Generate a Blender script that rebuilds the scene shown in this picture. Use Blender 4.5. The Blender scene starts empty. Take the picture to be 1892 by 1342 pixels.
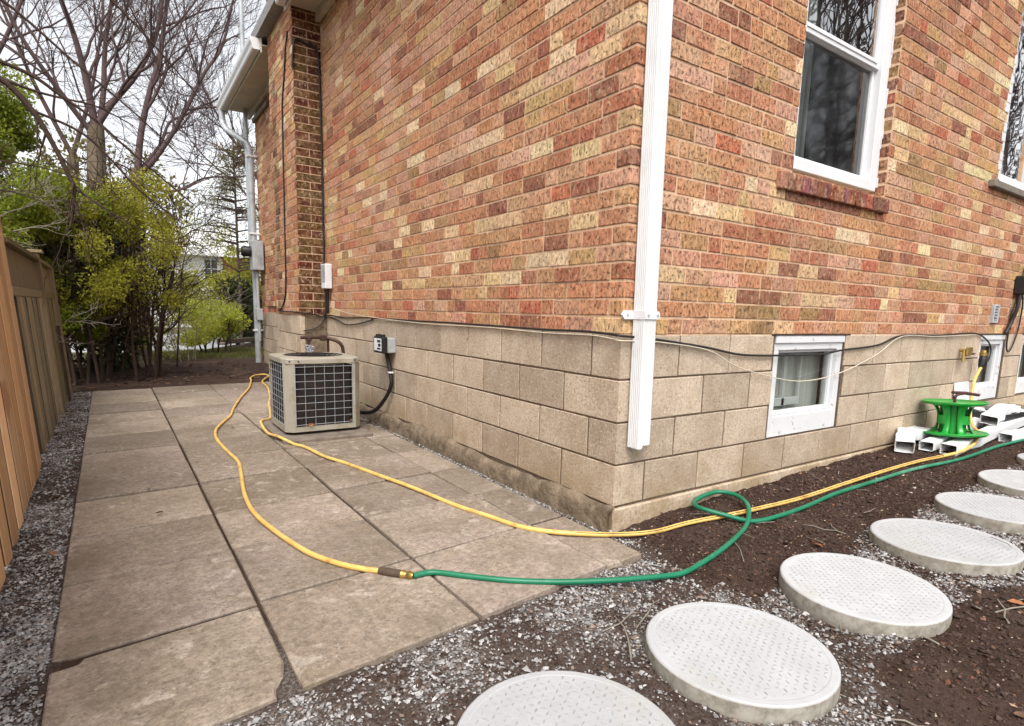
import bpy, bmesh, math, random
import numpy as np
from mathutils import Vector, Matrix

S = bpy.context.scene
COL = S.collection
rad = math.radians

# ------------------------------------------------------------------ camera
cam_d = bpy.data.cameras.new("camera")
cam = bpy.data.objects.new("camera", cam_d)
COL.objects.link(cam)
cam_d.sensor_fit = 'HORIZONTAL'
cam_d.sensor_width = 36.0
cam_d.lens = 36.0 * 1062.68 / 1892.0
cam_d.shift_y = 64.0 / 1892.0
cam_d.clip_start = 0.05
cam_d.clip_end = 600.0
cf = Vector((0.556055, 0.81807433, -0.1468238))
cr = Vector((0.82882981, -0.55896272, 0.02453218))
cu = Vector((0.06199988, 0.13533319, 0.9888584))
CAMPOS = Vector((-1.9005, -1.9124, 0.1003))
m3 = Matrix((cr, cu, -cf)).transposed()
cam.matrix_world = Matrix.Translation(CAMPOS) @ m3.to_4x4()
S.camera = cam

# ------------------------------------------------------------------ sky, sun, exposure
W = bpy.data.worlds.new("World")
S.world = W
W.use_nodes = True
nt = W.node_tree
bg = nt.nodes["Background"]
sky = nt.nodes.new("ShaderNodeTexSky")
sky.sky_type = 'NISHITA'
sky.sun_disc = False
SUN_EL, SUN_AZ = rad(55), rad(-124)      # azimuth measured from +X; the brightest part of the cloud stands behind the camera
sky.sun_elevation = SUN_EL
sky.sun_rotation = math.pi / 2 - SUN_AZ
sky.air_density = 1.0
sky.dust_density = 3.0
sky.ozone_density = 1.0
hs = nt.nodes.new("ShaderNodeHueSaturation")
hs.inputs["Saturation"].default_value = 0.16
nt.links.new(sky.outputs[0], hs.inputs["Color"])
nt.links.new(hs.outputs[0], bg.inputs["Color"])
bg.inputs["Strength"].default_value = 0.15
sun_d = bpy.data.lights.new("sun", 'SUN')
sun_d.energy = 1.4
sun_d.angle = rad(32)
sun_d.color = (1.0, 0.965, 0.91)
sun = bpy.data.objects.new("sun", sun_d)
COL.objects.link(sun)
sd = Vector((math.cos(SUN_AZ) * math.cos(SUN_EL), math.sin(SUN_AZ) * math.cos(SUN_EL), math.sin(SUN_EL)))
sun.rotation_euler = sd.to_track_quat('Z', 'Y').to_euler()
S.view_settings.view_transform = 'Standard'
S.view_settings.look = 'None'
S.view_settings.gamma = 1.0
S.view_settings.exposure = 1.0
S.view_settings.use_curve_mapping = False
S.cycles.max_bounces = 6
S.cycles.transparent_max_bounces = 12

# ------------------------------------------------------------------ helpers
RNG = random.Random(7)
NPR = np.random.RandomState(11)


class MB:
    """collects polygons into one mesh"""
    def __init__(s):
        s.v, s.f, s.c, s.sm = [], [], [], []

    def add(s, verts, faces, col=None, smooth=False):
        b = len(s.v)
        s.v.extend([tuple(p) for p in verts])
        for f in faces:
            s.f.append([b + i for i in f])
            s.c.append(col)
            s.sm.append(smooth)

    def box(s, a, b, col=None, rot=None, bev=0.0):
        x0, y0, z0 = a
        x1, y1, z1 = b
        if x0 > x1: x0, x1 = x1, x0
        if y0 > y1: y0, y1 = y1, y0
        if z0 > z1: z0, z1 = z1, z0
        if bev > 0:
            e = min(bev, (x1 - x0) * .45, (y1 - y0) * .45, (z1 - z0) * .45)
            vs, ix = [], {}
            for i, X in enumerate((x0, x1)):
                for j, Y in enumerate((y0, y1)):
                    for k, Z in enumerate((z0, z1)):
                        sx, sy, sz = (1, -1)[i], (1, -1)[j], (1, -1)[k]
                        for ax in range(3):
                            p = [X + sx * e, Y + sy * e, Z + sz * e]
                            p[ax] = (X, Y, Z)[ax]
                            ix[(i, j, k, ax)] = len(vs)
                            vs.append(p)
            fs = []
            I = ix
            for ax in range(3):
                for sd_ in (0, 1):
                    o = [(0, 0), (0, 1), (1, 1), (1, 0)]
                    q = []
                    for (u, w) in o:
                        t = [u, w]
                        t.insert(ax, sd_)
                        q.append(I[tuple(t) + (ax,)])
                    fs.append(q)
            for ax in range(3):
                o1, o2 = [a_ for a_ in range(3) if a_ != ax]
                for u in (0, 1):
                    for w in (0, 1):
                        q = []
                        for e_, fa in ((0, o1), (1, o1), (1, o2), (0, o2)):
                            t = [0, 0, 0]
                            t[ax] = e_; t[o1] = u; t[o2] = w
                            q.append(I[tuple(t) + (fa,)])
                        fs.append(q)
            for i in (0, 1):
                for j in (0, 1):
                    for k in (0, 1):
                        fs.append([I[(i, j, k, 0)], I[(i, j, k, 1)], I[(i, j, k, 2)]])
        else:
            vs = [(x0, y0, z0), (x1, y0, z0), (x1, y1, z0), (x0, y1, z0), (x0, y0, z1), (x1, y0, z1), (x1, y1, z1), (x0, y1, z1)]
            fs = [(0, 3, 2, 1), (4, 5, 6, 7), (0, 1, 5, 4), (1, 2, 6, 5), (2, 3, 7, 6), (3, 0, 4, 7)]
        if rot is not None:
            vs = [tuple(rot @ Vector(p)) for p in vs]
        s.add(vs, fs, col)

    def tube(s, pts, r, n=8, col=None, cap=True, smooth=True):
        pts = [Vector(p) for p in pts]
        if not hasattr(r, '__len__'): r = [r] * len(pts)
        up = None
        vs = []
        for i, p in enumerate(pts):
            t = (pts[min(i + 1, len(pts) - 1)] - pts[max(i - 1, 0)])
            if t.length < 1e-9: t = Vector((0, 0, 1))
            t.normalize()
            if up is None:
                up = Vector((0, 0, 1)) if abs(t.z) < .9 else Vector((1, 0, 0))
            a = t.cross(up)
            if a.length < 1e-6: a = t.orthogonal()
            a.normalize()
            b = a.cross(t)
            up = b
            for k in range(n):
                w = 2 * math.pi * k / n
                vs.append(p + (a * math.cos(w) + b * math.sin(w)) * r[i])
        fs = []
        for i in range(len(pts) - 1):
            for k in range(n):
                fs.append((i * n + k, i * n + (k + 1) % n, (i + 1) * n + (k + 1) % n, (i + 1) * n + k))
        s.add(vs, fs, col, smooth)
        if cap:
            b = len(vs) - n
            s.add(vs[:n], [tuple(range(n))[::-1]], col)
            s.add(vs[b:], [tuple(range(n))], col)

    def lathe(s, prof, n=32, c=(0, 0, 0), col=None, smooth=True):
        vs = []
        for (r, z) in prof:
            for k in range(n):
                w = 2 * math.pi * k / n
                vs.append((c[0] + r * math.cos(w), c[1] + r * math.sin(w), c[2] + z))
        fs = []
        for i in range(len(prof) - 1):
            for k in range(n):
                fs.append((i * n + k, i * n + (k + 1) % n, (i + 1) * n + (k + 1) % n, (i + 1) * n + k))
        s.add(vs, fs, col, smooth)

    def prism(s, poly, z0, z1, col=None, M=None):
        n = len(poly)
        vs = [(x, y, z0) for x, y in poly] + [(x, y, z1) for x, y in poly]
        if M is not None: vs = [tuple(M @ Vector(p)) for p in vs]
        fs = [tuple(range(n))[::-1], tuple(range(n, 2 * n))]
        fs += [(i, (i + 1) % n, n + (i + 1) % n, n + i) for i in range(n)]
        s.add(vs, fs, col)

    def mesh(s, name, m):
        me = bpy.data.meshes.new(name)
        me.from_pydata(s.v, [], s.f)
        if any(c is not None for c in s.c):
            at = me.attributes.new("tone", 'FLOAT_COLOR', 'FACE')
            arr = np.array([(c if c is not None else (1, 1, 1)) for c in s.c], dtype=np.float32)
            arr = np.concatenate([arr, np.ones((len(arr), 1), np.float32)], 1)
            at.data.foreach_set("color", arr.ravel())
        me.polygons.foreach_set("use_smooth", s.sm)
        if m is not None: me.materials.append(m)
        me.update()
        return me

    def build(s, name, m, parent=None, **k):
        return link(name, s.mesh(name, m), parent, **k)


def link(name, me, parent=None, loc=None, rz=None, kind=None, label=None, cat=None, group=None):
    o = bpy.data.objects.new(name, me)
    COL.objects.link(o)
    if parent is not None: o.parent = parent
    if loc is not None: o.location = loc
    if rz is not None: o.rotation_euler = (0, 0, rz)
    tag(o, label, cat, group, kind)
    return o


def tag(o, label=None, cat=None, group=None, kind=None):
    if label: o["label"] = label
    if cat: o["category"] = cat
    if group: o["group"] = group
    if kind: o["kind"] = kind
    return o


def thing(name, label, cat, loc=(0, 0, 0), rz=0, group=None):
    return link(name, None, None, loc, rz, None, label, cat, group)


def copy_tree(o, parent=None):
    c = o.copy()
    COL.objects.link(c)
    c.parent = parent
    for ch in o.children:
        copy_tree(ch, c)
    return c


def fast_mesh(name, verts, faces, m, cols=None, smooth=False):
    """verts (n,3), faces (m,k) numpy arrays of equal sided faces"""
    me = bpy.data.meshes.new(name)
    k = faces.shape[1]
    me.vertices.add(len(verts))
    me.vertices.foreach_set("co", np.asarray(verts, np.float32).ravel())
    me.loops.add(faces.size)
    me.loops.foreach_set("vertex_index", np.asarray(faces, np.int32).ravel())
    me.polygons.add(len(faces))
    me.polygons.foreach_set("loop_start", np.arange(0, faces.size, k, dtype=np.int32))
    me.polygons.foreach_set("loop_total", np.full(len(faces), k, np.int32))
    me.polygons.foreach_set("use_smooth", np.full(len(faces), smooth))
    me.update(calc_edges=True)
    if cols is not None:
        at = me.attributes.new("tone", 'FLOAT_COLOR', 'FACE')
        at.data.foreach_set("color", np.concatenate([cols, np.ones((len(cols), 1))], 1).astype(np.float32).ravel())
    me.materials.append(m)
    return me


# ------------------------------------------------------------------ numpy value noise
_perm = NPR.rand(64, 64)


def vnoise(x, y, sc, seed=0):
    x = x * sc + seed * 13.37
    y = y * sc + seed * 7.77
    xi, yi = np.floor(x).astype(int), np.floor(y).astype(int)
    fx, fy = x - xi, y - yi
    fx, fy = fx * fx * (3 - 2 * fx), fy * fy * (3 - 2 * fy)
    g = lambda a, b: _perm[a % 64, b % 64]
    return (g(xi, yi) * (1 - fx) + g(xi + 1, yi) * fx) * (1 - fy) + (g(xi, yi + 1) * (1 - fx) + g(xi + 1, yi + 1) * fx) * fy


def ss(a, b, x):
    t = np.clip((x - a) / (b - a), 0, 1)
    return t * t * (3 - 2 * t)


# ------------------------------------------------------------------ materials
class NB:
    def __init__(s, name):
        s.m = bpy.data.materials.new(name)
        s.m.use_nodes = True
        s.t = s.m.node_tree
        s.b = s.t.nodes["Principled BSDF"]
        g = s.t.nodes.new("ShaderNodeNewGeometry")
        s.pos = g.outputs["Position"]

    def n(s, typ, **k):
        o = s.t.nodes.new(typ)
        for a, b in k.items(): setattr(o, a, b)
        return o

    def l(s, a, b): s.t.links.new(a, b)

    def setin(s, sock, v):
        if hasattr(v, 'is_output'): s.l(v, sock)
        else: sock.default_value = v

    def coords(s, scale=(1, 1, 1), loc=(0, 0, 0), src=None):
        mp = s.n("ShaderNodeMapping")
        mp.inputs["Scale"].default_value = scale
        mp.inputs["Location"].default_value = loc
        s.l(src if src is not None else s.pos, mp.inputs["Vector"])
        return mp.outputs[0]

    def noise(s, scale, detail=4, rough=.6, stretch=(1, 1, 1), dist=0, loc=(0, 0, 0), src=None):
        t = s.n("ShaderNodeTexNoise")
        t.inputs["Scale"].default_value = scale
        t.inputs["Detail"].default_value = detail
        t.inputs["Roughness"].default_value = rough
        t.inputs["Distortion"].default_value = dist
        s.l(s.coords(stretch, loc, src), t.inputs["Vector"])
        return t.outputs["Fac"]

    def voro(s, scale, stretch=(1, 1, 1), out="Distance", feature='F1'):
        t = s.n("ShaderNodeTexVoronoi", feature=feature)
        t.inputs["Scale"].default_value = scale
        s.l(s.coords(stretch), t.inputs["Vector"])
        return t.outputs[out]

    def ramp(s, v, lo, hi, a=0.0, b=1.0):
        r = s.n("ShaderNodeMapRange", interpolation_type='SMOOTHSTEP')
        s.setin(r.inputs[0], v)
        r.inputs[1].default_value = lo
        r.inputs[2].default_value = hi
        r.inputs[3].default_value = a
        r.inputs[4].default_value = b
        return r.outputs[0]

    def mix(s, f, a, b, mode='MIX'):
        x = s.n("ShaderNodeMix", data_type='RGBA', blend_type=mode)
        s.setin(x.inputs[0], f)
        for i, v in ((6, a), (7, b)):
            if hasattr(v, 'is_output'): s.l(v, x.inputs[i])
            else: x.inputs[i].default_value = (*v, 1)
        return x.outputs[2]

    def math(s, op, a, b=0.0):
        x = s.n("ShaderNodeMath", operation=op)
        s.setin(x.inputs[0], a)
        s.setin(x.inputs[1], b)
        return x.outputs[0]

    def attr(s, name="tone"):
        return s.n("ShaderNodeAttribute", attribute_name=name).outputs["Color"]

    def objcol(s): return s.n("ShaderNodeObjectInfo").outputs["Color"]

    def objrand(s): return s.n("ShaderNodeObjectInfo").outputs["Random"]

    def scale_rgb(s, c, f):
        x = s.n("ShaderNodeVectorMath", operation='SCALE')
        s.l(c, x.inputs[0])
        s.setin(x.inputs["Scale"], f)
        return x.outputs[0]

    def bump(s, h, strength=.5, dist=.01, prev=None):
        x = s.n("ShaderNodeBump")
        x.inputs["Strength"].default_value = strength
        x.inputs["Distance"].default_value = dist
        s.l(h, x.inputs["Height"])
        if prev is not None: s.l(prev, x.inputs["Normal"])
        return x.outputs[0]

    def out(s, col=None, rough=.8, normal=None, metal=0.0, spec=.3):
        if col is not None:
            if hasattr(col, 'is_output'): s.l(col, s.b.inputs["Base Color"])
            else: s.b.inputs["Base Color"].default_value = (*col, 1)
        s.setin(s.b.inputs["Roughness"], rough)
        s.b.inputs["Metallic"].default_value = metal
        s.b.inputs["Specular IOR Level"].default_value = spec
        if normal is not None: s.l(normal, s.b.inputs["Normal"])
        return s.m


def simple(name, c1, c2=None, scale=30, rough=.6, bump=.15, bdist=.003, metal=0.0, spec=.4, stretch=(1, 1, 1), dirt=None, dscale=4):
    b = NB(name)
    c2 = c2 or tuple(x * .8 for x in c1)
    n1 = b.noise(scale, 5, .65, stretch)
    col = b.mix(b.ramp(n1, .3, .7), c1, c2)
    if dirt:
        col = b.mix(b.ramp(b.noise(dscale, 6, .7), .5, .72), col, dirt)
    return b.out(col, rough, b.bump(n1, bump, bdist) if bump else None, metal, spec)


def brick_mat(name, mass):
    b = NB(name)
    base = b.attr() if mass else b.objcol()
    fine = b.noise(48, 6, .75, (1, 1, .5))
    blot = b.noise(16, 4, .65)
    col = b.scale_rgb(base, b.ramp(fine, .32, .68, .62, 1.32))
    col = b.mix(b.ramp(blot, .42, .70, 0, .45), col, b.mix(.5, col, (.58, .40, .22)))
    col = b.mix(b.ramp(b.noise(11, 4, .7, loc=(1, 9, 2)), .52, .72, 0, .45), col, b.scale_rgb(col, .55))
    pits = b.noise(62, 5, .7, (1, 1, .75), loc=(3, 1, 7))
    col = b.mix(b.ramp(pits, .55, .63, 0, .85), col, b.scale_rgb(col, .30))
    pale = b.noise(50, 4, .6, (1, 1, .6), loc=(8, 3, 1))
    col = b.mix(b.ramp(pale, .56, .66, 0, .6), col, b.mix(.55, col, (.84, .63, .40)))
    soot = b.noise(1.3, 6, .7)
    col = b.mix(b.ramp(soot, .50, .72, 0, .38), col, b.scale_rgb(col, .58))
    bloom = b.noise(1.7, 6, .7, loc=(6, 2, 5))
    col = b.mix(b.ramp(bloom, .52, .74, 0, .30), col, (.68, .50, .34))
    n = b.bump(fine, 1.0, .008)
    n = b.bump(b.ramp(pits, .53, .65, 1, 0), .9, .005, n)
    return b.out(col, .9, n, 0, .2)


M = {}
M['brick'] = brick_mat("rug_brick", False)
M['brick_mass'] = brick_mat("rug_brick_mass", True)
M['mortar'] = simple("mortar", (.66, .455, .30), (.52, .345, .22), 60, .95, .5, .003, dirt=(.32, .20, .13), dscale=3)
M['block_mortar'] = simple("block_mortar", (.16, .115, .078), (.09, .062, .04), 40, .95, .6, .004, dirt=(.20, .145, .10), dscale=5)


def block_mat():
    b = NB("concrete_block")
    g = b.noise(75, 5, .8)
    bl = b.noise(5, 6, .7)
    col = b.mix(b.ramp(bl, .3, .7), (.53, .43, .327), (.405, .312, .224))
    r = b.objrand()
    col = b.scale_rgb(col, b.ramp(r, 0, 1, .84, 1.10))
    col = b.scale_rgb(col, b.ramp(g, .3, .7, .74, 1.2))
    col = b.mix(b.ramp(b.noise(60, 3, .6, loc=(8, 1, 2)), .60, .68, 0, .6), col, (.70, .61, .50))
    col = b.mix(b.ramp(b.noise(64, 4, .7, loc=(4, 4, 4)), .585, .65, 0, .8), col, (.15, .105, .07))
    col = b.mix(b.ramp(b.noise(20, 5, .8, loc=(2, 6, 4)), .62, .70, 0, .7), col, (.20, .145, .10))
    z = b.n("ShaderNodeSeparateXYZ")
    b.l(b.pos, z.inputs[0])
    moss = b.math('MULTIPLY', b.ramp(z.outputs[2], -.93, -.50, 1, 0), b.ramp(b.noise(3.2, 6, .75), .36, .62))
    col = b.mix(b.math('MULTIPLY', moss, .8), col, (.27, .19, .10))
    stain = b.noise(9, 4, .7, (1, 1, .25), loc=(9, 2, 0))
    col = b.mix(b.ramp(stain, .58, .78, 0, .3), col, (.22, .165, .115))
    h = b.mix(.5, g, b.noise(40, 4, .6))
    return b.out(col, .95, b.bump(h, .8, .008), 0, .15)


M['block'] = block_mat()


def slab_mat():
    b = NB("paving_slab")
    r = b.objrand()
    warp = b.math('MULTIPLY', r, 37.0)
    grain = b.noise(34, 7, .85)
    comb = b.n("ShaderNodeCombineXYZ")
    b.l(warp, comb.inputs[0]); b.l(warp, comb.inputs[1])
    ad = b.n("ShaderNodeVectorMath", operation='ADD')
    b.l(b.pos, ad.inputs[0]); b.l(comb.outputs[0], ad.inputs[1])
    src = ad.outputs[0]
    big = b.noise(2.4, 5, .6, src=src)
    col = b.mix(b.ramp(big, .32, .68), (.35, .288, .232), (.245, .197, .150))
    pink = b.noise(1.7, 4, .6, loc=(5, 5, 0), src=src)
    col = b.mix(b.ramp(pink, .45, .72, 0, .55), col, (.325, .252, .225))
    olive = b.noise(3.3, 5, .7, loc=(1, 8, 0), src=src)
    col = b.mix(b.ramp(olive, .52, .74, 0, .55), col, (.195, .150, .090))
    r2 = b.math('FRACT', b.math('MULTIPLY', r, 5.7))
    col = b.scale_rgb(col, b.ramp(r, 0, 1, .76, 1.16))
    col = b.mix(b.math('MULTIPLY', b.ramp(r2, .45, 1), .55), col, b.mix(.5, col, (.20, .155, .095)))
    # pale lime bloom in small flakes, stronger on some slabs
    fl = b.noise(11, 6, .6, (1, .9, 1), dist=.5, loc=(2, 3, 0), src=src)
    amt = b.noise(1.5, 3, .6, loc=(7, 7, 0), src=src)
    f = b.math('MULTIPLY', b.ramp(fl, .56, .63), b.ramp(b.math('ADD', amt, b.math('MULTIPLY', r2, .12)), .50, .66, .0, .6))
    col = b.mix(f, col, (.50, .43, .36))
    speck = b.noise(80, 4, .65)
    col = b.mix(b.ramp(speck, .57, .66, 0, .5), col, (.46, .40, .34))
    col = b.mix(b.ramp(b.noise(70, 4, .65, loc=(3, 3, 3)), .56, .65, 0, .55), col, (.115, .086, .064))
    col = b.scale_rgb(col, b.ramp(grain, .33, .67, .66, 1.32))
    damp = b.noise(1.15, 6, .72, loc=(11, 4, 0))
    col = b.mix(b.ramp(damp, .46, .66, 0, .6), col, b.mix(.5, b.scale_rgb(col, .58), (.17, .125, .075)))
    brush = b.noise(40, 4, .7, (1, 5, 1))
    col = b.mix(b.ramp(brush, .35, .65, .0, .22), col, (.14, .108, .085))
    n = b.bump(b.noise(90, 4, .75), .6, .005)
    n = b.bump(fl, .25, .004, n)
    return b.out(col, b.ramp(big, .3, .7, .95, .78), n, 0, .22)


M['slab'] = slab_mat()


def soil_mat():
    b = NB("soil")
    a = b.noise(6, 6, .7)
    c = b.noise(45, 5, .75)
    col = b.mix(b.ramp(a, .3, .7), (.046, .025, .018), (.078, .049, .037))
    col = b.mix(b.ramp(c, .45, .75, 0, .8), col, (.022, .012, .009))
    pale = b.noise(1.3, 4, .6, loc=(4, 0, 0))
    col = b.mix(b.ramp(pale, .5, .72, 0, .6), col, (.098, .068, .053))
    z = b.n("ShaderNodeSeparateXYZ")
    b.l(b.pos, z.inputs[0])
    # turf beyond the yard
    dust = b.math('MULTIPLY', b.attr(), b.ramp(c, .25, .6, .35, .9))
    col = b.mix(dust, col, b.mix(b.ramp(b.noise(95, 4, .7), .42, .62), (.10, .078, .065), (.29, .262, .24)))
    gm = b.math('MULTIPLY', b.ramp(z.outputs[1], 10.0, 11.2), b.ramp(b.noise(1.6, 4, .6), .32, .5))
    col = b.mix(gm, col, (.085, .085, .032))
    col = b.mix(b.math('MULTIPLY', b.ramp(z.outputs[1], 16.0, 22.0), .9), col, (.07, .075, .03))
    n = b.bump(c, .9, .02)
    n = b.bump(b.noise(160, 4, .7), .7, .006, n)
    return b.out(col, .95, n, 0, .15)


M['soil'] = soil_mat()
b = NB("stone_chips")
c0 = b.attr()
M['chips'] = b.out(b.scale_rgb(c0, b.ramp(b.noise(90, 3, .6), .3, .7, .75, 1.1)), .8, None, 0, .3)


def disc_mat():
    b = NB("pale_concrete")
    n = b.noise(7, 5, .65)
    col = b.mix(b.ramp(n, .3, .7), (.455, .455, .46), (.40, .40, .405))
    col = b.mix(b.ramp(b.noise(2.2, 4, .6, loc=(3, 1, 1)), .55, .75, 0, .4), col, (.43, .415, .365))
    col = b.mix(b.ramp(b.noise(140, 2, .5), .63, .72, 0, .5), col, (.30, .29, .27))
    r = b.objrand()
    col = b.scale_rgb(col, b.ramp(r, 0, 1, .84, 1.0))
    col = b.mix(b.ramp(b.noise(3.1, 6, .75, loc=(2, 7, 5)), .55, .72, 0, .5), col, (.36, .33, .275))
    col = b.mix(b.ramp(b.noise(45, 4, .8, loc=(2, 2, 5)), .64, .70, 0, .55), col, (.17, .125, .095))
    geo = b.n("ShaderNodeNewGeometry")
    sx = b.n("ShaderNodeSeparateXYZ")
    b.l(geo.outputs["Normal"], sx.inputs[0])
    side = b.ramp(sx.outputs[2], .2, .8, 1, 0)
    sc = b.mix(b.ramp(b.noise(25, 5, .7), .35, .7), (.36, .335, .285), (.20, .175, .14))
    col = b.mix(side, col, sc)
    return b.out(col, .95, b.bump(b.noise(110, 4, .7), .2, .003), 0, .1)


M['disc'] = disc_mat()
M['tread'] = simple('tread_concrete', (.33, .33, .335), (.24, .24, .245), 60, .95, .1, .002, spec=.1, dirt=(.42, .42, .42), dscale=12)


def wood_mat(name, c1, c2, c3, dark):
    b = NB(name)
    r = b.objrand()
    g = b.noise(26, 5, .65, (1, 1, .05), dist=.6)
    col = b.mix(b.ramp(g, .3, .7), c1, c2)
    col = b.mix(b.ramp(r, .25, .9), col, b.mix(.55, col, c3))
    col = b.scale_rgb(col, b.ramp(b.math('FRACT', b.math('MULTIPLY', r, 7.3)), 0, 1, .62, 1.18))
    col = b.mix(b.ramp(b.noise(120, 3, .6, (1, 1, .03)), .55, .72, 0, .5), col, dark)
    col = b.mix(b.ramp(b.noise(5, 3, .5, (1, 1, .8)), .66, .74, 0, .7), col, dark)
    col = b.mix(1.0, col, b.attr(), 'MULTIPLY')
    return b.out(col, .75, b.bump(g, .3, .004), 0, .25)


M['cedar'] = wood_mat("new_cedar", (.80, .50, .275), (.68, .38, .175), (.82, .57, .36), (.34, .15, .065))
M['oldwood'] = wood_mat("weathered_wood", (.34, .275, .175), (.24, .19, .115), (.40, .33, .235), (.08, .06, .035))
M['mosswood'] = wood_mat("mossy_wood", (.23, .19, .085), (.16, .135, .06), (.19, .17, .08), (.05, .04, .02))


def paint_mat(name, c, peel, amount, sc=20):
    b = NB(name)
    n = b.noise(sc, 6, .7, (1, 1, 1))
    col = b.mix(b.ramp(b.noise(3, 4, .6), .35, .7, 0, .35), c, tuple(x * .8 for x in c))
    col = b.mix(b.ramp(n, amount, amount + .05), col, peel)
    return b.out(col, .45, b.bump(b.ramp(n, amount, amount + .05, 1, 0), .4, .003), 0, .4)


M['white'] = paint_mat("white_enamel", (.69, .69, .70), (.42, .37, .31), .78)
M['peeling'] = paint_mat("peeling_white_paint", (.66, .66, .665), (.33, .28, .23), .60, 20)
M['vinyl'] = simple("white_vinyl", (.70, .70, .71), (.66, .66, .67), 5, .4, 0)
M['spout'] = simple("white_aluminium", (.70, .70, .70), (.66, .66, .655), 3, .45, 0, .002, dirt=(.60, .585, .56), dscale=3)
M['eave'] = simple("cream_aluminium", (.62, .57, .47), (.52, .47, .38), 5, .45, .05)
M['greymetal'] = simple("grey_metal", (.47, .49, .50), (.38, .40, .42), 8, .42, .06, metal=.2, dirt=(.27, .27, .27), dscale=5)
M['ac'] = simple("beige_enamel", (.36, .33, .27), (.31, .28, .22), 6, .5, .05, dirt=(.25, .19, .12), dscale=6)
M['wire'] = simple("galvanised_wire", (.46, .49, .52), (.36, .38, .40), 30, .45, 0, metal=.3)
M['coil'] = simple("dark_coil_fins", (.016, .010, .008), (.005, .004, .004), 22, .8, .5, .01, stretch=(1, 1, 1), dirt=(.034, .018, .011), dscale=8)
M['black'] = simple("black_plastic", (.018, .017, .017), (.010, .010, .010), 20, .5, .05)
M['blackcable'] = simple("black_cable", (.020, .016, .015), (.012, .010, .010), 60, .55, 0)
M['whitecable'] = simple("off_white_cable", (.62, .55, .44), (.50, .43, .33), 30, .5, 0)
M['hose_y'] = simple("yellow_rubber_hose", (.80, .53, .165), (.70, .43, .11), 14, .4, .1, dirt=(.34, .17, .05), dscale=9)
M['hose_g'] = simple("green_rubber_hose", (.006, .135, .062), (.010, .165, .085), 8, .38, .08, dirt=(.09, .24, .165), dscale=3)
M['reel'] = simple("green_plastic", (.012, .32, .035), (.010, .25, .03), 9, .3, .03, spec=.5)
M['maroon'] = simple("maroon_plastic", (.075, .018, .020), (.05, .012, .014), 20, .45, .05)
M['brass'] = simple("brass", (.52, .36, .12), (.38, .25, .08), 40, .35, .1, metal=.8)
M['copper'] = simple("tarnished_copper", (.09, .045, .032), (.05, .028, .022), 30, .5, .1, metal=.3)
M['foil'] = simple("foil_tape", (.62, .64, .70), (.40, .42, .50), 60, .25, .8, .01, metal=.8)
M['grime'] = simple("brown_rubber_sleeve", (.09, .06, .038), (.06, .04, .026), 50, .8, .3, .003)
M['stone_sill'] = simple("grey_stone_sill", (.22, .19, .155), (.14, .12, .10), 30, .9, .3)
M['pad'] = simple("concrete_pad", (.215, .175, .145), (.15, .12, .095), 12, .95, .3, .004, dirt=(.10, .08, .055), dscale=3)
M['bark'] = simple("brown_bark", (.105, .075, .066), (.055, .038, .034), 9, .95, .8, .03, stretch=(1, 1, .2))
M['bark_red'] = simple("reddish_twigs", (.105, .066, .062), (.066, .042, .042), 5, .9, .2)
M['bark_pale'] = simple("pale_mossy_bark", (.165, .125, .085), (.085, .068, .042), 6, .95, .7, .03, stretch=(1, 1, .25))
M['stem'] = simple("dark_shrub_stem", (.060, .034, .022), (.035, .02, .014), 20, .9, .4)
M['graytwig'] = simple("grey_twig", (.27, .235, .19), (.18, .15, .12), 20, .9, .2)
M['asphalt'] = simple("pale_driveway", (.40, .40, .41), (.33, .33, .34), 8, .95, .2)
M['shingle'] = simple("grey_roof_shingle", (.30, .29, .285), (.20, .19, .19), 20, .95, .3)
M['siding'] = simple("white_siding", (.72, .72, .71), (.63, .63, .63), 6, .7, .1)
M['timber'] = simple("dark_garden_timber", (.085, .055, .035), (.045, .03, .02), 10, .95, .4, stretch=(.2, 1, 1))
M['parge'] = simple("parged_footing", (.235, .18, .122), (.125, .092, .06), 13, .95, 1.0, .03, dirt=(.07, .047, .03), dscale=5)
M['deadleaf'] = simple("dead_leaf_brown", (.40, .155, .055), (.26, .10, .04), 30, .7, .2)
M['darkleaf'] = simple("wet_dark_leaf", (.035, .02, .014), (.02, .012, .01), 30, .5, .2)
M['curtain'] = simple("grey_curtain", (.62, .62, .59), (.46, .47, .45), 40, .9, .2, stretch=(1, 1, .02))
M['dark'] = simple("dark_room", (.022, .024, .024), (.014, .015, .015), 3, .9, 0)
M['pinktape'] = simple("pink_marking_tape", (.75, .10, .16), None, 20, .5, 0)
M['sticker'] = simple("white_sticker", (.74, .74, .76), (.66, .66, .68), 20, .5, 0)


def foliage(name, lo, hi, transl=.35):
    b = NB(name)
    col = b.mix(b.ramp(b.noise(3.5, 3, .6), .3, .7), lo, hi)
    col = b.mix(b.ramp(b.noise(30, 2, .5), .4, .7, 0, .6), col, tuple(x * .55 for x in lo))
    b.out(col, .6, None, 0, .25)
    tr = b.n("ShaderNodeBsdfTranslucent")
    b.l(col, tr.inputs[0])
    mx = b.n("ShaderNodeMixShader")
    mx.inputs[0].default_value = transl
    b.l(b.b.outputs[0], mx.inputs[1]); b.l(tr.outputs[0], mx.inputs[2])
    b.l(mx.outputs[0], b.t.nodes["Material Output"].inputs[0])
    return b.m


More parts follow.
